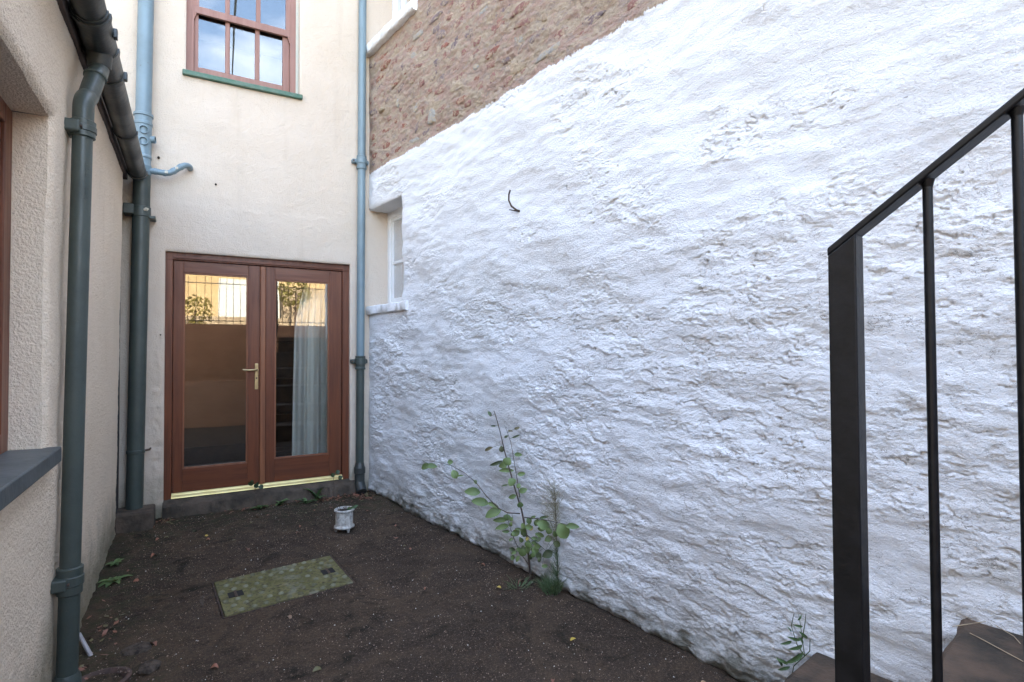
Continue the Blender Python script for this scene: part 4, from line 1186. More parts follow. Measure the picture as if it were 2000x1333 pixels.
# ------------------------------------------------------------------ plant pot
py_ = 4.40
pot = empty("plant_pot", (1.038, py_, gz(py_)), "small chipped white plant pot with footed base near the doorstep", "plant pot")
z0 = gz(py_)
b = MB()
pf = [(0.0, 0.026), (0.071, 0.026), (0.076, 0.031), (0.076, 0.040), (0.069, 0.045), (0.069, 0.049), (0.066, 0.052), (0.066, 0.150), (0.069, 0.153), (0.076, 0.158), (0.076, 0.168), (0.072, 0.171), (0.063, 0.169), (0.060, 0.150), (0.0, 0.145)]
n = 32
for r_, zz in pf:
    for j in range(n):
        an = 2 * math.pi * j / n; b.v.append((1.038 + r_ * math.cos(an), py_ + r_ * math.sin(an), z0 + zz))
for k in range(len(pf) - 1):
    for j in range(n):
        q = (j + 1) % n; b.f.append((k * n + j, k * n + q, (k + 1) * n + q, (k + 1) * n + j)); b.mi.append(0)
b.build("bowl", M['pot'], pot, True, auto=35)
for k in range(3):
    an = R(-100 + 120 * k + 25); cx_, cy_ = 1.038 + 0.062 * math.cos(an), py_ + 0.062 * math.sin(an)
    b = MB(); b.tube([(cx_, cy_, z0 - 0.002), (cx_, cy_, z0 + 0.012), (cx_, cy_, z0 + 0.030)], [0.008, 0.011, 0.016], 10); b.build("foot", M['pot'], pot, True)
b = MB(); b.v = [(1.038 + 0.0605 * math.cos(2 * math.pi * j / 24), py_ + 0.0605 * math.sin(2 * math.pi * j / 24), z0 + 0.153 + 0.003 * math.sin(j * 2.3)) for j in range(24)] + [(1.038, py_, z0 + 0.160)]
b.f = [(j, (j + 1) % 24, 24) for j in range(24)]; b.mi = [0] * 24; b.build("soil", M['soil'], pot, True)

# ------------------------------------------------------------------ leaves
def leaf_mesh(name, m, wid=0.5, tip=1.25, fold=0.10, curl=0.12):
    """unit leaf along +X from 0 to 1, half width wid/2, normal +Z"""
    st = (0.0, 0.12, 0.30, 0.52, 0.74, 0.90, 1.0)
    hw = (0.02, 0.55, 0.95, 1.0, 0.78, 0.42, 0.02)
    v, f = [], []
    for s_, w_ in zip(st, hw):
        cz = -curl * (s_ - 0.4) ** 2
        y = wid * 0.5 * w_
        v += [(s_, -y, cz + fold * abs(y) * 1.2), (s_, 0, cz), (s_, y, cz + fold * abs(y) * 1.2)]
    for k in range(len(st) - 1):
        a = k * 3
        f += [(a, a + 3, a + 4, a + 1), (a + 1, a + 4, a + 5, a + 2)]
    me = bpy.data.meshes.new(name); me.from_pydata(v, [], f); me.materials.append(m)
    me.polygons.foreach_set('use_smooth', [True] * len(f)); me.update()
    return me
round_leaf = [leaf_mesh("leaf", M[k], 0.66, fold=0.35, curl=0.5) for k in ('leaf', 'leaf_dark', 'leaf_brown', 'leaf_yellow')]
CR, CU, CF = Vector(_r), Vector((0, 0, 1)), Vector(_f)
def place_leaf(me, pos, ang, ln, wd, parent, rr, tilt=0.5, base_wid=0.66, name="leaf"):
    """ang: the way the tip points, seen from the yard"""
    d_ = (CR * math.cos(ang) + CU * math.sin(ang)).normalized()
    nrm = (-CF + CU * rr.uniform(0.1, tilt * 1.6) + CR * rr.uniform(-tilt, tilt)).normalized()
    d_ = (d_ + CF * rr.uniform(-0.25, 0.25)).normalized()
    y_ = nrm.cross(d_).normalized(); z_ = d_.cross(y_)
    Mx = Matrix((d_, y_, z_)).transposed()
    o = link(name, me, None, parent)
    o.rotation_euler = Mx.to_euler()
    o.location = Vector(pos) - d_ * ln * 0.5 - worldloc(parent)
    o.scale = (ln, wd / base_wid, ln)
    return o

# ------------------------------------------------------------------ sapling
STEMS = [[(1.849, 2.974, -0.024), (1.834, 2.983, 0.187), (1.815, 3.016, 0.355), (1.794, 3.057, 0.474), (1.774, 3.098, 0.606), (1.756, 3.126, 0.712), (1.738, 3.153, 0.838), (1.719, 3.181, 0.946), (1.706, 3.177, 0.972)], [(1.786, 2.986, 0.442), (1.781, 3.005, 0.535), (1.774, 3.039, 0.674), (1.768, 3.066, 0.778), (1.761, 3.094, 0.834), (1.755, 3.123, 0.88)], [(1.794, 3.001, 0.337), (1.747, 3.074, 0.331), (1.704, 3.117, 0.356), (1.656, 3.194, 0.424), (1.613, 3.24, 0.499), (1.564, 3.323, 0.558), (1.511, 3.428, 0.596), (1.458, 3.539, 0.604), (1.4, 3.679, 0.602), (1.33, 3.897, 0.573)], [(1.801, 2.957, 0.323), (1.796, 2.773, 0.362), (1.789, 2.603, 0.389), (1.779, 2.456, 0.414)], [(1.841, 2.961, 0.011), (1.808, 3.008, 0.078), (1.779, 3.034, 0.153), (1.75, 3.059, 0.257), (1.726, 3.047, 0.331)], [(1.82, 2.969, 0.212), (1.822, 2.866, 0.194), (1.82, 2.795, 0.188), (1.817, 2.725, 0.174)]]
LEAVES = [((1.446, 3.724, 0.541), 0.056, 0.033, 200, 0), ((1.472, 3.673, 0.55), 0.056, 0.028, 0, 0), ((1.549, 3.525, 0.597), 0.028, 0.024, 0, 0), ((1.567, 3.491, 0.517), 0.045, 0.037, 120, 0), ((1.589, 3.45, 0.511), 0.037, 0.009, 10, 0), ((1.639, 3.362, 0.416), 0.076, 0.039, 175, 0), ((1.669, 3.309, 0.356), 0.084, 0.039, 170, 0), ((1.721, 3.222, 0.296), 0.079, 0.043, 200, 0), ((1.771, 3.219, 0.244), 0.065, 0.024, 180, 0), ((1.763, 3.112, 0.29), 0.041, 0.047, 260, 0), ((1.767, 3.18, 0.21), 0.065, 0.026, 190, 0), ((1.757, 3.117, 0.199), 0.048, 0.019, 180, 0), ((1.764, 3.065, 0.258), 0.03, 0.026, 80, 0), ((1.81, 3.057, 0.223), 0.037, 0.015, 180, 0), ((1.81, 3.086, 0.191), 0.065, 0.043, 210, 0), ((1.746, 3.072, 0.657), 0.052, 0.056, 60, 0), ((1.733, 3.2, 0.624), 0.088, 0.024, 200, 1), ((1.775, 3.182, 0.611), 0.041, 0.032, 200, 0), ((1.782, 3.153, 0.58), 0.07, 0.02, 180, 0), ((1.742, 3.014, 0.538), 0.048, 0.056, 120, 0), ((1.765, 3.14, 0.488), 0.047, 0.009, 190, 0), ((1.753, 3.025, 0.443), 0.052, 0.028, 200, 0), ((1.788, 2.989, 0.394), 0.037, 0.039, 260, 0), ((1.775, 2.987, 0.71), 0.05, 0.026, 0, 0), ((1.811, 3.011, 0.581), 0.05, 0.026, 5, 0), ((1.776, 2.986, 0.516), 0.032, 0.028, 60, 0), ((1.767, 2.918, 0.503), 0.052, 0.034, 20, 0), ((1.781, 3.01, 0.872), 0.037, 0.017, 20, 2), ((1.757, 3.051, 0.851), 0.034, 0.013, 0, 2), ((1.77, 3.002, 0.823), 0.056, 0.013, 20, 1), ((1.703, 3.25, 0.713), 0.061, 0.022, 205, 2), ((1.785, 3.219, 0.71), 0.041, 0.034, 100, 2), ((1.722, 3.218, 0.867), 0.037, 0.011, 180, 1), ((1.708, 3.241, 0.946), 0.041, 0.022, 120, 1), ((1.749, 3.092, 0.812), 0.028, 0.015, 30, 1), ((1.794, 2.894, 0.317), 0.041, 0.035, 300, 0), ((1.818, 2.885, 0.339), 0.041, 0.017, 20, 0), ((1.852, 2.809, 0.355), 0.061, 0.017, 10, 0), ((1.797, 2.733, 0.336), 0.084, 0.056, 340, 0), ((1.813, 2.833, 0.321), 0.043, 0.041, 250, 0), ((1.813, 2.704, 0.306), 0.037, 0.037, 250, 0), ((1.821, 2.573, 0.339), 0.093, 0.075, 300, 0), ((1.843, 2.513, 0.38), 0.075, 0.032, 0, 0), ((1.808, 2.631, 0.309), 0.041, 0.028, 300, 0), ((1.834, 2.74, 0.247), 0.047, 0.037, 200, 0), ((1.788, 2.821, 0.234), 0.041, 0.02, 350, 0), ((1.811, 2.858, 0.191), 0.041, 0.022, 340, 0), ((1.78, 2.801, 0.171), 0.047, 0.043, 300, 0), ((1.774, 2.869, 0.183), 0.039, 0.047, 250, 0), ((1.841, 2.844, 0.239), 0.061, 0.028, 340, 0), ((1.849, 2.773, 0.144), 0.065, 0.047, 200, 1), ((1.831, 2.847, 0.115), 0.047, 0.037, 300, 1), ((1.76, 2.917, 0.125), 0.048, 0.047, 250, 0), ((1.789, 3.003, 0.112), 0.037, 0.028, 160, 0), ((1.764, 3.062, 0.162), 0.032, 0.017, 200, 0), ((1.804, 2.98, 0.22), 0.037, 0.032, 270, 0), ((1.802, 2.886, 0.276), 0.034, 0.026, 30, 3), ((1.804, 2.93, 0.198), 0.024, 0.022, 0, 3), ((1.848, 2.673, 0.233), 0.047, 0.034, 330, 1), ((1.651, 3.34, 0.484), 0.022, 0.015, 300, 0), ((1.721, 3.221, 0.349), 0.056, 0.02, 340, 0), ((1.771, 3.04, 0.085), 0.037, 0.022, 200, 0), ((1.777, 3.003, 0.057), 0.041, 0.024, 240, 0)]
sap = empty("sapling", (1.849, 2.974, -0.07), "round leaved green sapling growing from the foot of the white wall", "sapling")
rl = random.Random(5)
for k, st in enumerate(STEMS):
    if k == 0: st = [(1.852, 2.972, -0.09)] + st
    r0 = (0.0075, 0.0034, 0.0042, 0.0036, 0.0036, 0.0032)[k]
    b = MB(); b.tube(st, [r0 * (1 - 0.72 * i / (len(st) - 1)) for i in range(len(st))], 7); b.build("stem" if k == 0 else "branch", M['stem'], sap, True)
for k in range(26):
    t_ = rl.random()
    LEAVES.append(((1.80 + rl.uniform(-0.05, 0.03), 2.90 + rl.uniform(-0.20, 0.16), 0.04 + 0.30 * t_), rl.uniform(0.026, 0.045), rl.uniform(0.02, 0.034), rl.uniform(0, 360), rl.choice((0, 0, 1))))
for (p, ln, wd_, an, kd) in LEAVES:
    place_leaf(round_leaf[kd], p, R(an), ln * (1.45 if p[1] > 3.15 and p[2] < 0.62 else 1.05), wd_ * (1.45 if p[1] > 3.15 and p[2] < 0.62 else 1.05), sap, rl, 0.4)
b = MB()
allst = [Vector(p) for st in STEMS for a, c in zip(st[:-1], st[1:]) for p in (a, Vector(a).lerp(Vector(c), 0.33), Vector(a).lerp(Vector(c), 0.66), c)]
for (p, ln, wd_, an, kd) in LEAVES:      # leaf stalks
    d_ = CR * math.cos(R(an)) + CU * math.sin(R(an)); e = Vector(p) - d_ * ln * 0.45
    s_ = min(allst, key=lambda q: (q - e).length)
    if (s_ - e).length > 0.002: b.tube([s_, s_.lerp(e, 0.5) + Vector((0, 0, 0.003)), e], 0.0011, 4)
tag(b.build("leaf_stalks", M['stem_green'], sap, True), kind='stuff')

# wispy tall weed
wis = empty("wispy_weed", (1.889, 2.70, -0.05), "tall feathery weed going brown at the top, right of the sapling", "weed")
ws = [Vector(p) for p in ((1.875, 2.70, -0.09), (1.872, 2.705, 0.161), (1.868, 2.712, 0.398), (1.866, 2.718, 0.535))]
b = MB(); b.tube(ws, [0.003, 0.0025, 0.002, 0.001], 6); b.build("stem", M['stem'], wis, True)
bg_, bb_ = MB(), MB()
rw = random.Random(9)
for k in range(420):
    t = rw.random()
    z = -0.06 + t * 0.60
    base = Vector((1.871 - 0.006 * t, 2.70 + 0.018 * t, z))
    spread = 0.10 * (1 - abs(t - 0.82) * 1.6) if t > 0.45 else (0.10 * (0.55 - t) + 0.02)
    an = rw.uniform(0, 2 * math.pi)
    dv = Vector((math.cos(an) - 0.5, math.sin(an), 0)) * spread * rw.uniform(0.3, 1.0)
    e = base + dv + Vector((0, 0, rw.uniform(0.01, 0.09)))
    (bb_ if t > 0.42 else bg_).tube([base, base.lerp(e, 0.5) + Vector((0, 0, -0.008)), e], [0.0010, 0.0008, 0.0004], 3, False)
    if t > 0.5 and k % 2 == 0:
        for q in range(3):
            e2 = base.lerp(e, rw.uniform(0.5, 1)); f2_ = e2 + Vector((rw.uniform(-.02, .015), rw.uniform(-.02, .02), rw.uniform(0, .025)))
            bb_.tube([e2, f2_], 0.0006, 3, False)
tag(bg_.build("green_fronds", M['feathery'], wis), kind='stuff'); tag(bb_.build("brown_fronds", M['feathery_brown'], wis), kind='stuff')

def tuft(name, label, cx_, cy_, z_, n_, hgt, spread, m, seed, cat="weed", wid=0.0016):
    rt = random.Random(seed)
    t_ = empty(name, (cx_, cy_, z_), label, cat)
    mm = MB()
    for k in range(n_):
        a = rt.uniform(0, 2 * math.pi); r0 = rt.uniform(0, spread * 0.5)
        p = Vector((cx_ + r0 * math.cos(a), cy_ + r0 * math.sin(a), z_ - 0.01))
        e = p + Vector((math.cos(a) * spread * rt.uniform(.3, 1), math.sin(a) * spread * rt.uniform(.3, 1), hgt * rt.uniform(.4, 1)))
        mm.tube([p, p.lerp(e, 0.55) + Vector((0, 0, hgt * 0.15)), e], [wid, wid * 0.9, wid * 0.2], 3, False)
    tag(mm.build("blades", m, t_), kind='stuff')
    return t_
tuft("grass_tuft", "dark grassy tuft at the foot of the wispy weed", 1.855, 2.74, gz(2.74), 130, 0.13, 0.09, M['feathery'], 31, "grass tuft")
tuft("grass_tuft", "thin green grass sprigs in front of the sapling stem", 1.72, 2.90, gz(2.9), 40, 0.05, 0.10, M['feathery'], 32, "grass tuft")

# broad-leaved weeds
weed_leaf = leaf_mesh("leaf", m_leaf("weed_leaf", (0.095, 0.155, 0.05), (0.06, 0.105, 0.036)), 0.42, fold=0.3, curl=0.5)
long_leaf = leaf_mesh("leaf", m_leaf("narrow_leaf", (0.075, 0.13, 0.045), (0.055, 0.10, 0.04)), 0.26, fold=0.4, curl=0.8)
ivy_leaf = leaf_mesh("leaf", m_leaf("ivy_leaf", (0.04, 0.07, 0.03), (0.028, 0.05, 0.022)), 0.8, fold=0.2, curl=0.4)
def rosette(name, label, x, y, z, n_, ln, me, seed, up=0.5, wid=0.42):
    rt = random.Random(seed)
    t_ = empty(name, (x, y, z), label, "weed")
    for k in range(n_):
        a = 2 * math.pi * k / n_ + rt.uniform(-.4, .4)
        d_ = Vector((math.cos(a), math.sin(a), rt.uniform(up * 0.2, up))).normalized()
        y_ = Vector((0, 0, 1)).cross(d_).normalized(); z_ = d_.cross(y_)
        o = link("leaf", me, None, t_)
        o.rotation_euler = Matrix((d_, y_, z_)).transposed().to_euler()
        o.location = (rt.uniform(-.01, .01), rt.uniform(-.01, .01), 0.002 + 0.004 * k / n_)
        l_ = 1.25 * ln * rt.uniform(0.6, 1.1); o.scale = (l_, l_, l_)
    return t_
rosette("weed", "dark leafy weed below the meeting of the two door leaves", 0.52, 5.31, gz(5.3), 11, 0.075, weed_leaf, 1)
rosette("weed", "low green weed under the left edge of the right door", 0.70, 5.33, gz(5.3), 9, 0.07, weed_leaf, 2, 0.9)
rosette("weed", "bright green weed at the doorstep nearest the white pot", 0.905, 5.27, gz(5.27), 9, 0.085, long_leaf, 3, 0.8)
rosette("weed", "upright long leaved weed against the doorstep under the right door", 1.01, 5.34, gz(5.34), 8, 0.13, long_leaf, 4, 2.2)
rosette("weed", "spreading green weed on the dark ground along the extension wall", -0.40, 4.16, gz(4.16), 12, 0.075, weed_leaf, 5, 0.35)
rosette("weed", "smaller mossy weed tight against the extension wall foot", -0.43, 4.46, gz(4.46), 9, 0.06, weed_leaf, 6, 0.6)
# ivy sprig over the threshold
for nm, lab, x, zt_, seed in (("ivy_sprig", "ivy sprig climbing over the brass threshold between the doors", 0.495, 0.205, 1), ("ivy_sprig", "single ivy shoot in front of the right end of the brass threshold", 1.165, 0.20, 2)):
    t_ = empty(nm, (x, 5.35, gz(5.35)), lab, "ivy")
    rt = random.Random(seed)
    pts = [Vector((x, 5.355, gz(5.35))), Vector((x + 0.005, 5.358, 0.10)), Vector((x - 0.004, 5.365, 0.15)), Vector((x + 0.008, 5.372, zt_))]
    b = MB(); b.tube(pts, [0.003, 0.0025, 0.002, 0.0015], 6); b.build("stem", M['stem'], t_, True)
    for k in range(7 if seed == 1 else 3):
        p = pts[3] + Vector((rt.uniform(-.05, .06), rt.uniform(-.03, -.005), rt.uniform(-.03, .03)))
        place_leaf(ivy_leaf, p, rt.uniform(0, 6.28), 0.045, 0.042, t_, rt, 0.5, 0.8)

# step weed by the white wall
sw_ = empty("willow_weed", (2.10, 1.385, 0.03), "slender pale green weed with narrow leaves beside the lowest step", "weed")
WST = [[(2.107, 1.396, -0.05), (2.111, 1.369, 0.097), (2.118, 1.327, 0.154), (2.116, 1.335, 0.222), (2.115, 1.341, 0.272), (2.115, 1.347, 0.31)], [(2.118, 1.327, 0.154), (2.113, 1.355, 0.188), (2.11, 1.376, 0.252), (2.112, 1.366, 0.303)], [(2.118, 1.327, 0.154), (2.121, 1.308, 0.181), (2.121, 1.306, 0.227)], [(2.116, 1.335, 0.216), (2.118, 1.323, 0.286), (2.119, 1.32, 0.322)]]
WLV = [((2.102, 1.362, 0.129), .075, 205), ((2.105, 1.343, 0.146), .065, 30), ((2.098, 1.387, 0.184), .05, 190), ((2.102, 1.361, 0.211), .045, 170), ((2.104, 1.349, 0.18), .06, 195), ((2.105, 1.342, 0.216), .045, 20), ((2.109, 1.32, 0.237), .05, 320), ((2.105, 1.341, 0.268), .04, 170), ((2.107, 1.33, 0.211), .045, 300), ((2.096, 1.402, 0.102), .055, 150), ((2.096, 1.399, 0.077), .05, 200), ((2.094, 1.415, 0.093), .045, 120), ((2.108, 1.338, 0.30), .03, 60), ((2.10, 1.375, 0.24), .03, 120)]
b = MB()
off = Vector((-0.03, -0.005, 0))
for k, st in enumerate(WST):
    b.tube([Vector(p) + off for p in st], [0.0022 * (1 - 0.6 * i / len(st)) for i in range(len(st))], 6)
b.build("stem", M['stem_green'], sw_, True)
for p, ln, an in WLV: place_leaf(long_leaf, Vector(p) + off, R(an), ln, ln * 0.24, sw_, rl, 0.4, 0.26)

# pot sprig
b = MB(); zt_ = z0 + 0.155
for k in range(7):
    a = rl.uniform(0, 6.28); p = Vector((1.02 + 0.03 * math.cos(a), py_ + 0.03 * math.sin(a), zt_)); b.tube([p, p + Vector((rl.uniform(-.02, .02), rl.uniform(-.02, .02), rl.uniform(.015, .04)))], 0.0025, 5)
b.build("dead_stalk", M['stem'], pot, True)
for k, (dx_, dz_, an) in enumerate(((0.03, 0.16, 200), (0.055, 0.17, 10), (0.02, 0.162, 240), (0.07, 0.175, 30))):
    place_leaf(long_leaf, (1.038 + dx_, py_ - 0.035, z0 + dz_ + 0.006), R(an), 0.055, 0.02, pot, rl, 0.6, 0.26)

# ------------------------------------------------------------------ steps and railing
sv = Vector((-0.216, 0.976, 0)).normalized()          # down the flight
ev = Vector((0.976, 0.217, 0)).normalized()           # across, towards the wall
st_root = empty("stair", (1.7, 0.9, -0.1), "flight of worn brown stone steps climbing along the white wall", "stair")
W0 = wall_pt(4.142, 0)
rs2 = random.Random(8)
NST = 6
for k in range(NST):
    zt = 0.155 + 0.305 * k
    fpt = W0 - sv * 0.475 * k + ev * 0.09
    f0 = fpt - ev * (1.15 + 0.09)
    ln = 0.475 + 0.09 if k < NST - 1 else 1.4
    m = MB()
    nx_ = 26
    prof = [(0.0, -0.30), (0.0, -0.05), (-0.004, -0.014), (0.012, 0.0), (ln, 0.0), (ln, -0.30)]
    for i in range(nx_ + 1):
        c_ = f0.lerp(fpt, i / nx_)
        for (dd_, dz_) in prof:
            j = rs2.uniform(-0.004, 0.004) + 0.005 * math.sin(i * 0.9 + k * 2)
            q = c_ - sv * (dd_ + (j if dd_ < 0.02 and dz_ > -0.2 else 0))
            m.v.append((q.x, q.y, zt + dz_ + (j * 0.25 if dz_ > -0.02 and dd_ < 0.02 else 0)))
    c = len(prof)
    for i in range(nx_):
        for j in range(c):
            q = (j + 1) % c
            m.f.append((i * c + j, i * c + q, (i + 1) * c + q, (i + 1) * c + j)); m.mi.append(0)
    m.f.append(tuple(reversed(range(c)))); m.mi.append(0); m.f.append(tuple(range(nx_ * c, nx_ * c + c))); m.mi.append(0)
    m.build("step", M['step'], st_root, True, auto=35)
m = MB()       # solid core under the treads
for k in range(NST):
    zt = 0.155 + 0.305 * k - 0.29
    fpt = W0 - sv * (0.475 * k + 0.03) + ev * 0.05
    m.obox(fpt - ev * 1.18 + Vector((0, 0, -0.4)), ev * 1.17, -sv * ((NST - k) * 0.475 + 0.9), Vector((0, 0, zt + 0.4)))
m.build("stair_core", M['concrete'], st_root)

rail = empty("railing", (1.11, 0.60, 0.46), "black painted iron stair railing with square post and sloping handrail", "railing")
pc = Vector((1.112, 0.607, 0))
nv = Vector((sv.y, -sv.x, 0))            # towards the wall
def rpos(t, off=0.0, z=0.0): return pc - sv * t + nv * off + Vector((0, 0, z))
SL = 0.745
zr0 = 1.567
m = MB()       # square post with a sloping top
hw_ = 0.0245
i = 0
for zq in (0, 1):
    for (t, o_2) in ((-hw_, -hw_), (-hw_, hw_), (hw_, hw_), (hw_, -hw_)):
        p = rpos(t, o_2); m.v.append((p.x, p.y, 0.462 if zq == 0 else zr0 + SL * t - 0.011))
for f in ((3, 2, 1, 0), (4, 5, 6, 7), (0, 1, 5, 4), (1, 2, 6, 5), (2, 3, 7, 6), (3, 0, 4, 7)): m.f.append(f); m.mi.append(0)
m.build("post", M['iron_black'], rail, bevel=0.003)
m = MB(); a = rpos(-0.072, -0.06, 0.4618); m.obox(rpos(-0.06, -0.05, 0.461), -sv * 0.10, nv * 0.10, Vector((0, 0, 0.008))); m.build("base_plate", M['iron_black'], rail, bevel=0.002)
m = MB()
L_ = 2.6
a = rpos(-hw_ - 0.001, -0.0245, zr0 + SL * (-hw_ - 0.001) - 0.0110)
dirv = (-sv + Vector((0, 0, SL))).normalized()
upv = dirv.cross(nv); upv = upv if upv.z > 0 else -upv
m.obox(a, dirv * L_, nv * 0.049, Vector((0, 0, 0.016))); m.build("handrail", M['iron_black'], rail, bevel=0.003)
m = MB(); m.obox(rpos(hw_ + 0.001, -0.012, 0.60 + SL * hw_ * 0.86), (-sv + Vector((0, 0, 0.642))).normalized() * 2.5, nv * 0.024, Vector((0, 0, 0.012))); m.build("bottom_rail", M['iron_black'], rail, bevel=0.002)
for k in range(16):
    t = 0.133 + 0.1205 * k
    m = MB(); m.tube([rpos(t, 0, 0.612 + 0.642 * t), rpos(t, 0, zr0 + SL * t - 0.010)], 0.0078, 14); m.build("baluster", M['iron_black'], rail, True)
    m = MB(); m.tube([rpos(t, 0, zr0 + SL * t - 0.024), rpos(t, 0, zr0 + SL * t - 0.010)], [0.008, 0.0115], 10); m.build("weld_bead", M['iron_black'], rail, True)

# straws on the second step
for nm, lab, pl_ in (("straw", "long dry straw lying across the second step towards the wall", ((2.119, 0.842), (2.22, 0.805), (2.38, 0.747))), ("straw", "bent brown straw in the middle of the second step", ((2.116, 0.795), (2.098, 0.766), (2.053, 0.647))), ("straw", "short straw close to the wall at the picture's edge", ((2.262, 0.80), (2.20, 0.715), (2.17, 0.69)))):
    b = MB(); b.tube([(x, y, 0.464 + 0.004 * (k == 1)) for k, (x, y) in enumerate(pl_)], 0.0013, 5); tag(b.build(nm, M['straw'], None, True), lab, "straw")

# ------------------------------------------------------------------ hook
hk = empty("hook", wall_pt(2.324, 2.286), "rusty bent iron hook sticking out of the white wall", "hook")
hh = wall_h(2.324, 2.286)
def hp_(du, dz, o): return wall_pt(2.324 + du, 2.286 + dz, hh + o)
b = MB(); b.tube([hp_(0, 0, -0.02), hp_(-0.012, 0.008, 0.02), hp_(-0.034, 0.034, 0.045), hp_(-0.05, 0.075, 0.055), hp_(-0.052, 0.115, 0.052), hp_(-0.046, 0.145, 0.045)], [0.0075, 0.007, 0.0062, 0.006, 0.006, 0.006], 8); b.build("shank", M['rust'], hk, True)
b = MB(); b.tube([hp_(0.004, -0.002, -0.02), hp_(-0.02, 0.004, 0.03), hp_(-0.045, 0.012, 0.055)], [0.006, 0.005, 0.003], 7); b.build("spike", M['rust'], hk, True)

# ------------------------------------------------------------------ gully and bits at the left
gu = empty("drain_gully", (-0.335, 3.03, -0.075), "round clay drain gully full of dead leaves under the drainpipe", "drain")
b = MB(); n = 28
for r_, zz in ((0.105, -0.06), (0.115, 0.0), (0.098, 0.004), (0.085, -0.010), (0.080, -0.075)):
    for j in range(n): an = 2 * math.pi * j / n; b.v.append((-0.335 + r_ * math.cos(an), 3.03 + r_ * 0.9 * math.sin(an), -0.078 + zz))
for k in range(4):
    for j in range(n): q = (j + 1) % n; b.f.append((k * n + j, k * n + q, (k + 1) * n + q, (k + 1) * n + j)); b.mi.append(0)
b.build("rim", M['clay'], gu, True, auto=40)
b = MB(); b.v = [(-0.335 + 0.081 * math.cos(2 * math.pi * j / n), 3.03 + 0.073 * math.sin(2 * math.pi * j / n), -0.145) for j in range(n)]; b.f = [tuple(range(n))]; b.mi = [0]; b.build("sump", M['soil'], gu)
b = MB(); b.tube([(-0.455, 3.34, 0.02), (-0.395, 3.25, -0.062)], 0.009, 10); tag(b.build("plastic_pipe", M['grey_plastic'], None, True), "short grey plastic pipe end leaning out behind the left drainpipe", "pipe")

rm_ = random.Random(3)
for (x, y, sx, sy, sz, lab) in ((-0.215, 3.22, 0.07, 0.05, 0.016, "flat pale lump of old mortar beside the clay gully"), (-0.155, 3.02, 0.05, 0.06, 0.014, "smaller pinkish mortar lump to the right of the clay gully"), (0.06, 3.63, 0.014, 0.10, 0.006, "crumbled pale mortar along the left edge of the manhole cover")):
    b = MB(); n = 12
    for r_, zz in ((1.0, -0.4), (0.85, 0.6), (0.45, 1.0)):
        for j in range(n):
            an = 2 * math.pi * j / n; q = r_ * rm_.uniform(0.75, 1.15); b.v.append((x + sx * q * math.cos(an), y + sy * q * math.sin(an), gz(y) + sz * zz * rm_.uniform(0.7, 1.1)))
    for k in (0, 1): b.f += [(k * n + j, k * n + (j + 1) % n, (k + 1) * n + (j + 1) % n, (k + 1) * n + j) for j in range(n)]
    b.f.append(tuple(range(2 * n, 3 * n))); b.mi = [0] * len(b.f)
    tag(b.build("mortar_lump", simple("old_mortar", (0.105, 0.080, 0.062), (0.045, 0.034, 0.027), 30, 0.95, (45, 0.03), 0.2), None, True, auto=60), lab, "mortar lump")
# ------------------------------------------------------------------ fallen leaves and grit
fall = [leaf_mesh("fallen_leaf", M[k], w_, fold=f_, curl=c_) for k, w_, f_, c_ in (('leaf_russet', 0.55, 0.5, 1.2), ('leaf_tan', 0.6, 0.6, 0.8), ('leaf_russet', 0.75, 0.3, 1.6), ('leaf_yellow', 0.6, 0.3, 0.6), ('leaf_brown', 0.5, 0.5, 1.0))]
rf = random.Random(21)
def drop_leaf(x, y, k, ln, z=None):
    o = link("fallen_leaf", fall[k], None)
    o.location = (x, y, (gz(y) if z is None else z) + 0.006)
    o.rotation_euler = (rf.uniform(-.35, .35), rf.uniform(-.3, .3), rf.uniform(0, 6.28))
    o.scale = (ln, ln, ln * rf.uniform(0.6, 1.4))
    return tag(o, None, "fallen leaf")
GL = "small brown fallen leaves scattered on the dark yard"
single = [(0.12, 4.78, 3, 0.035, "yellow fallen leaf left of the doorstep, above the manhole cover"), (0.455, 3.20, 1, 0.04, "tan curled leaf just below the manhole cover"),
          (1.64, 2.26, 3, 0.035, "yellow leaf on the tarmac close to the white wall, nearest the steps"), (1.60, 2.96, 3, 0.04, "yellow green leaf lying in front of the sapling stem"),
          (1.74, 2.94, 0, 0.055, "russet leaf propped at the sapling's foot"), (0.48, 2.62, 4, 0.05, "brown dead leaf in the middle of the open tarmac"), (1.93, 1.70, 1, 0.03, "pale tan leaf by the wall foot near the bottom step")]
for x, y, k, ln, lab in single: tag(drop_leaf(x, y, k, ln), lab)
b = drop_leaf(2.03, 1.06, 1, 0.05, 0.157); tag(b, "tan leaf lying on the lowest step beside the wall")
for k in range(46):
    x, y = rf.uniform(-0.40, 1.75), 5.25 - abs(rf.gauss(0, 1.1))
    if y < 2.0 or (-0.0 < x < 0.95 and 3.3 < y < 4.0) or x > 1.5 + 0.16 * (5.4 - y) - 0.1: continue
    tag(drop_leaf(x, y, rf.choices((0, 1, 2, 4), (5, 2, 4, 3))[0], rf.uniform(0.024, 0.05)), "small brown fallen leaf on the dark tarmac", None, GL)
lit = MB()      # matted leaves in the corner by the drainpipe shoe, along the doorstep and in the gully
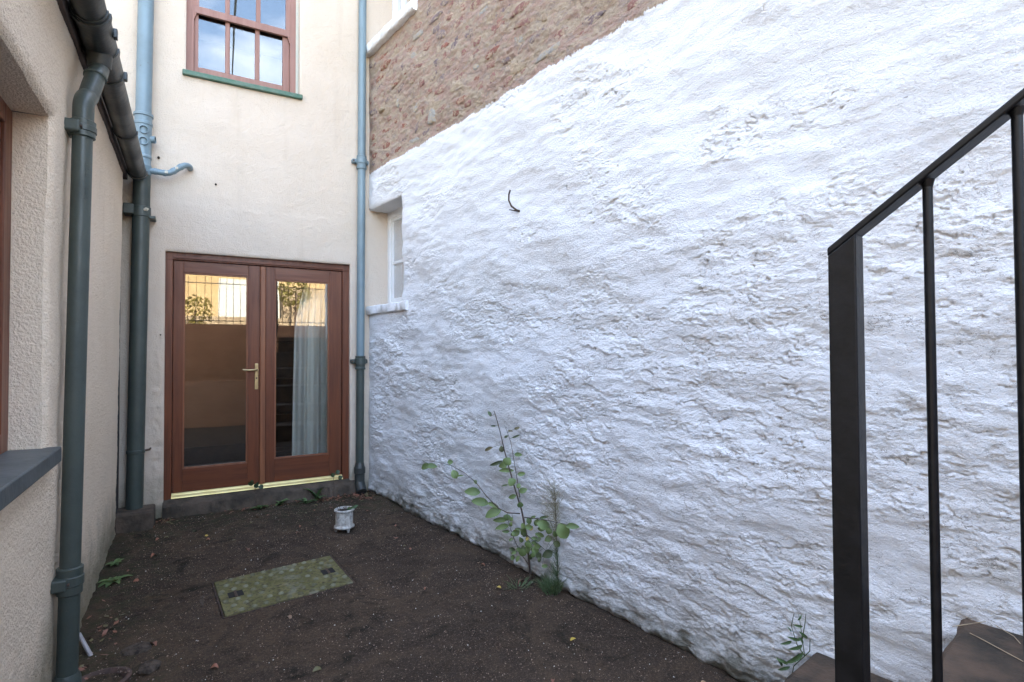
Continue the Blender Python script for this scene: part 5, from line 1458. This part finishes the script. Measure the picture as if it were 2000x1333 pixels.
def litter(cx_, cy_, rx_, ry_, n_, z_=None, seed=1):
    rt = random.Random(seed)
    for k in range(n_):
        x, y = cx_ + rt.gauss(0, rx_), cy_ + rt.gauss(0, ry_)
        y = min(y, 5.37)
        z = (gz(y) if z_ is None else z_) + rt.uniform(0.002, 0.02)
        l_, a = rt.uniform(0.008, 0.022), rt.uniform(0, 6.28)
        u_ = Vector((math.cos(a), math.sin(a), rt.uniform(-.5, .5))) * l_; v_ = Vector((-math.sin(a), math.cos(a), rt.uniform(-.5, .5))) * l_ * 0.5
        c = Vector((x, y, z)); lit.face([c - u_, c - v_, c + u_ * 0.9, c + v_], 0 if rt.random() < 0.75 else 1)
litter(1.40, 5.25, 0.07, 0.07, 170, None, 1); litter(1.15, 5.30, 0.12, 0.04, 80, None, 2); litter(-0.335, 3.03, 0.035, 0.03, 60, -0.145, 3); litter(-0.18, 5.28, 0.05, 0.05, 50, None, 4); litter(0.5, 5.32, 0.2, 0.03, 50, None, 6); litter(-0.38, 3.3, 0.04, 0.35, 45, None, 7)
tag(lit.build("leaf_litter", [M['leaf_russet'], M['leaf_brown']]), "russet leaf litter matted in the yard corners", "leaf litter", None, 'stuff')
rg = np.random.default_rng(5)
def grit(n_, name, m, s0, s1, seed, label):
    r_ = np.random.default_rng(seed)
    y = 1.2 + 4.15 * r_.random(n_) ** 1.15
    x = -0.42 + r_.random(n_) * (1.50 + 0.155 * (5.42 - y) + 0.42)
    a_ = _iv[0, 0] * (x - mA[0]) + _iv[0, 1] * (y - mA[1]); b_ = _iv[1, 0] * (x - mA[0]) + _iv[1, 1] * (y - mA[1])
    ok = ~((a_ > 0) & (a_ < 1) & (b_ > 0) & (b_ < 1))
    x, y = x[ok], y[ok]; k = len(x)
    cl_ = fbm(x / 0.28, y / 0.28, 301, 3)
    kp = r_.random(k) < 0.35 + 0.65 * smooth(-0.35, 0.5, cl_)
    x, y = x[kp], y[kp]; k = len(x)
    s = s0 + (s1 - s0) * r_.random(k) ** 3
    z = -0.028 * (YB - y) + 0.010 * fbm(x / 0.6, y / 0.6, 3, 3) + 0.003 * fbm(x / 0.05, y / 0.05, 8, 3)
    c = np.stack([x, y, z + s * 0.1], -1)
    T = np.array([(1, 0, -.3), (-.5, .8, -.3), (-.5, -.8, -.3), (0, 0, .6)])
    an = r_.random(k) * 6.28
    ca, sa = np.cos(an), np.sin(an)
    v = T[None] * s[:, None, None] * (0.7 + 0.6 * r_.random((k, 4, 1)))
    vx = v[..., 0] * ca[:, None] - v[..., 1] * sa[:, None]; vy = v[..., 0] * sa[:, None] + v[..., 1] * ca[:, None]
    V = (np.stack([vx, vy, v[..., 2]], -1) + c[:, None]).reshape(-1, 3)
    F = (np.array([(0, 1, 3), (1, 2, 3), (2, 0, 3)])[None] + 4 * np.arange(k)[:, None, None]).reshape(-1, 3)
    me = bpy.data.meshes.new(name); me.from_pydata(V.tolist(), [], F.tolist())
    tag(link(name, me, m), label, "grit", None, 'stuff')
grit(26000, "grit", M['grit'], 0.0016, 0.0058, 1, "pale pink grit worn out of the tarmac")
grit(1600, "white_grit", M['grit_white'], 0.0016, 0.0062, 2, "tiny white chips scattered over the tarmac")

# ------------------------------------------------------------------ behind the camera: what the door glass reflects, and an added sky blocker
tw = empty("terrace_wall", (0, -2.6, 0), "brown coursed retaining wall at the back of the yard, behind the viewer", "wall")
b = MB()
for zc_ in range(17):
    zz0 = -0.35 + zc_ * 0.138
    oo = 0.006 * math.sin(zc_ * 2.1)
    b.box((-4.2, -3.2, zz0), (3.0, -2.60 + oo, zz0 + 0.138 if zc_ < 16 else 2.0))
b.build("wall", M['retaining'], tw)
tr = empty("terrace_railing", (0, -2.75, 2.0), "row of thin dark upright railings on the terrace wall", "railing")
for zr_ in (2.9, 2.08):
    b = MB(); b.tube([(-3.5, -2.75, zr_), (2.9, -2.75, zr_)], 0.009, 8); b.build("rail", M['iron_black'], tr)
for k in range(44):
    b = MB(); x = -3.4 + 0.145 * k; b.tube([(x, -2.75, 2.0), (x + random.uniform(-.03, .03), -2.75, 3.05)], 0.0055, 6); b.build("baluster", M['iron_black'], tr)
fh = empty("far_house", (0, -15, 2.0), "sunlit yellow rendered house across the terrace", "house")
b = MB(); b.box((-9, -22, 2.0), (7.5, -15, 4.9)); b.build("wall", M['far_render'], fh)
b = MB(); b.box((0.95, -15.04, 2.0), (3.3, -14.99, 4.5)); b.build("garage_door", M['garage'], fh)
b = MB(); b.hexa([(-9.2, -22.2), (7.7, -22.2), (7.7, -14.8), (-9.2, -14.8)], 4.9, 5.1); b.build("roof", M['slate'], fh)
bk = empty("garden_wall", (0, -9, 2.0), "low pale stone garden wall across the terrace", "wall")
b = MB(); b.box((-6, -9.4, 1.9), (2.6, -9.0, 2.55)); b.box((2.6, -9.4, 1.9), (8, -9.0, 3.6)); b.build("wall", M['bank_stone'], bk)
for nm, x, y, z_, r_, n_, sd in (("shrub", 0.1, -8.9, 2.7, 0.5, 260, 1), ("shrub", 2.1, -8.7, 2.6, 0.35, 200, 2), ("shrub", 3.0, -8.6, 3.4, 0.55, 320, 3), ("shrub", -2.2, -9.0, 2.9, 0.8, 300, 4)):
    t_ = empty(nm, (x, y, 2.0), "dry yellowish shrub %s" % ("growing over the low garden wall", "before the pale garage door", "leaning on the taller stretch of garden wall", "at the far left of the garden wall")[sd - 1], "shrub")
    rt = random.Random(sd); mm = MB()
    for k in range(n_):
        v_ = Vector((rt.gauss(0, 1), rt.gauss(0, 1), rt.gauss(0, 1))).normalized() * r_ * rt.uniform(0.4, 1) ** 0.6
        c = Vector((x, y, z_)) + v_; l_ = rt.uniform(0.04, 0.09)
        a = Vector((rt.gauss(0, 1), rt.gauss(0, 1), rt.gauss(0, 1))).normalized() * l_; q = a.orthogonal().normalized() * l_ * 0.5
        mm.face([c - a, c - q, c + a, c + q])
    tag(mm.build("foliage", M['shrub'], t_), kind='stuff')
    b = MB(); b.tube([(x, y, 2.0), (x, y, z_)], 0.03, 6); b.build("trunk", M['stem'], t_)
b = MB(); b.tube([(1.908, -23.397, 16.995), (1.331, -12.265, 13.583), (0.934, -4.49, 10.787)], 0.035, 6)
tag(b.build("overhead_cable", M['black_cable'], None, True), "black overhead cable mirrored in the upper window", "cable")
nb = empty("sky_blocker", (-9.5, -1, 0), "tall grey block added out of view on the left to screen off low sky", "house")  # added unseen block, cuts sky light on the upper white wall
b = MB(); b.box((-14, -12, -0.3), (-9.5, 5.0, 9.5)); b.build("wall", simple("sky_blocker_grey", (0.42, 0.40, 0.36), (0.36, 0.34, 0.31), 3, 0.9), nb)
b = MB(); b.obox((-14.3, -12.3, 9.5), (5.1, 0, 0), (0, 17.6, 0), (0, 0, 0.25)); b.build("roof", M['slate'], nb)
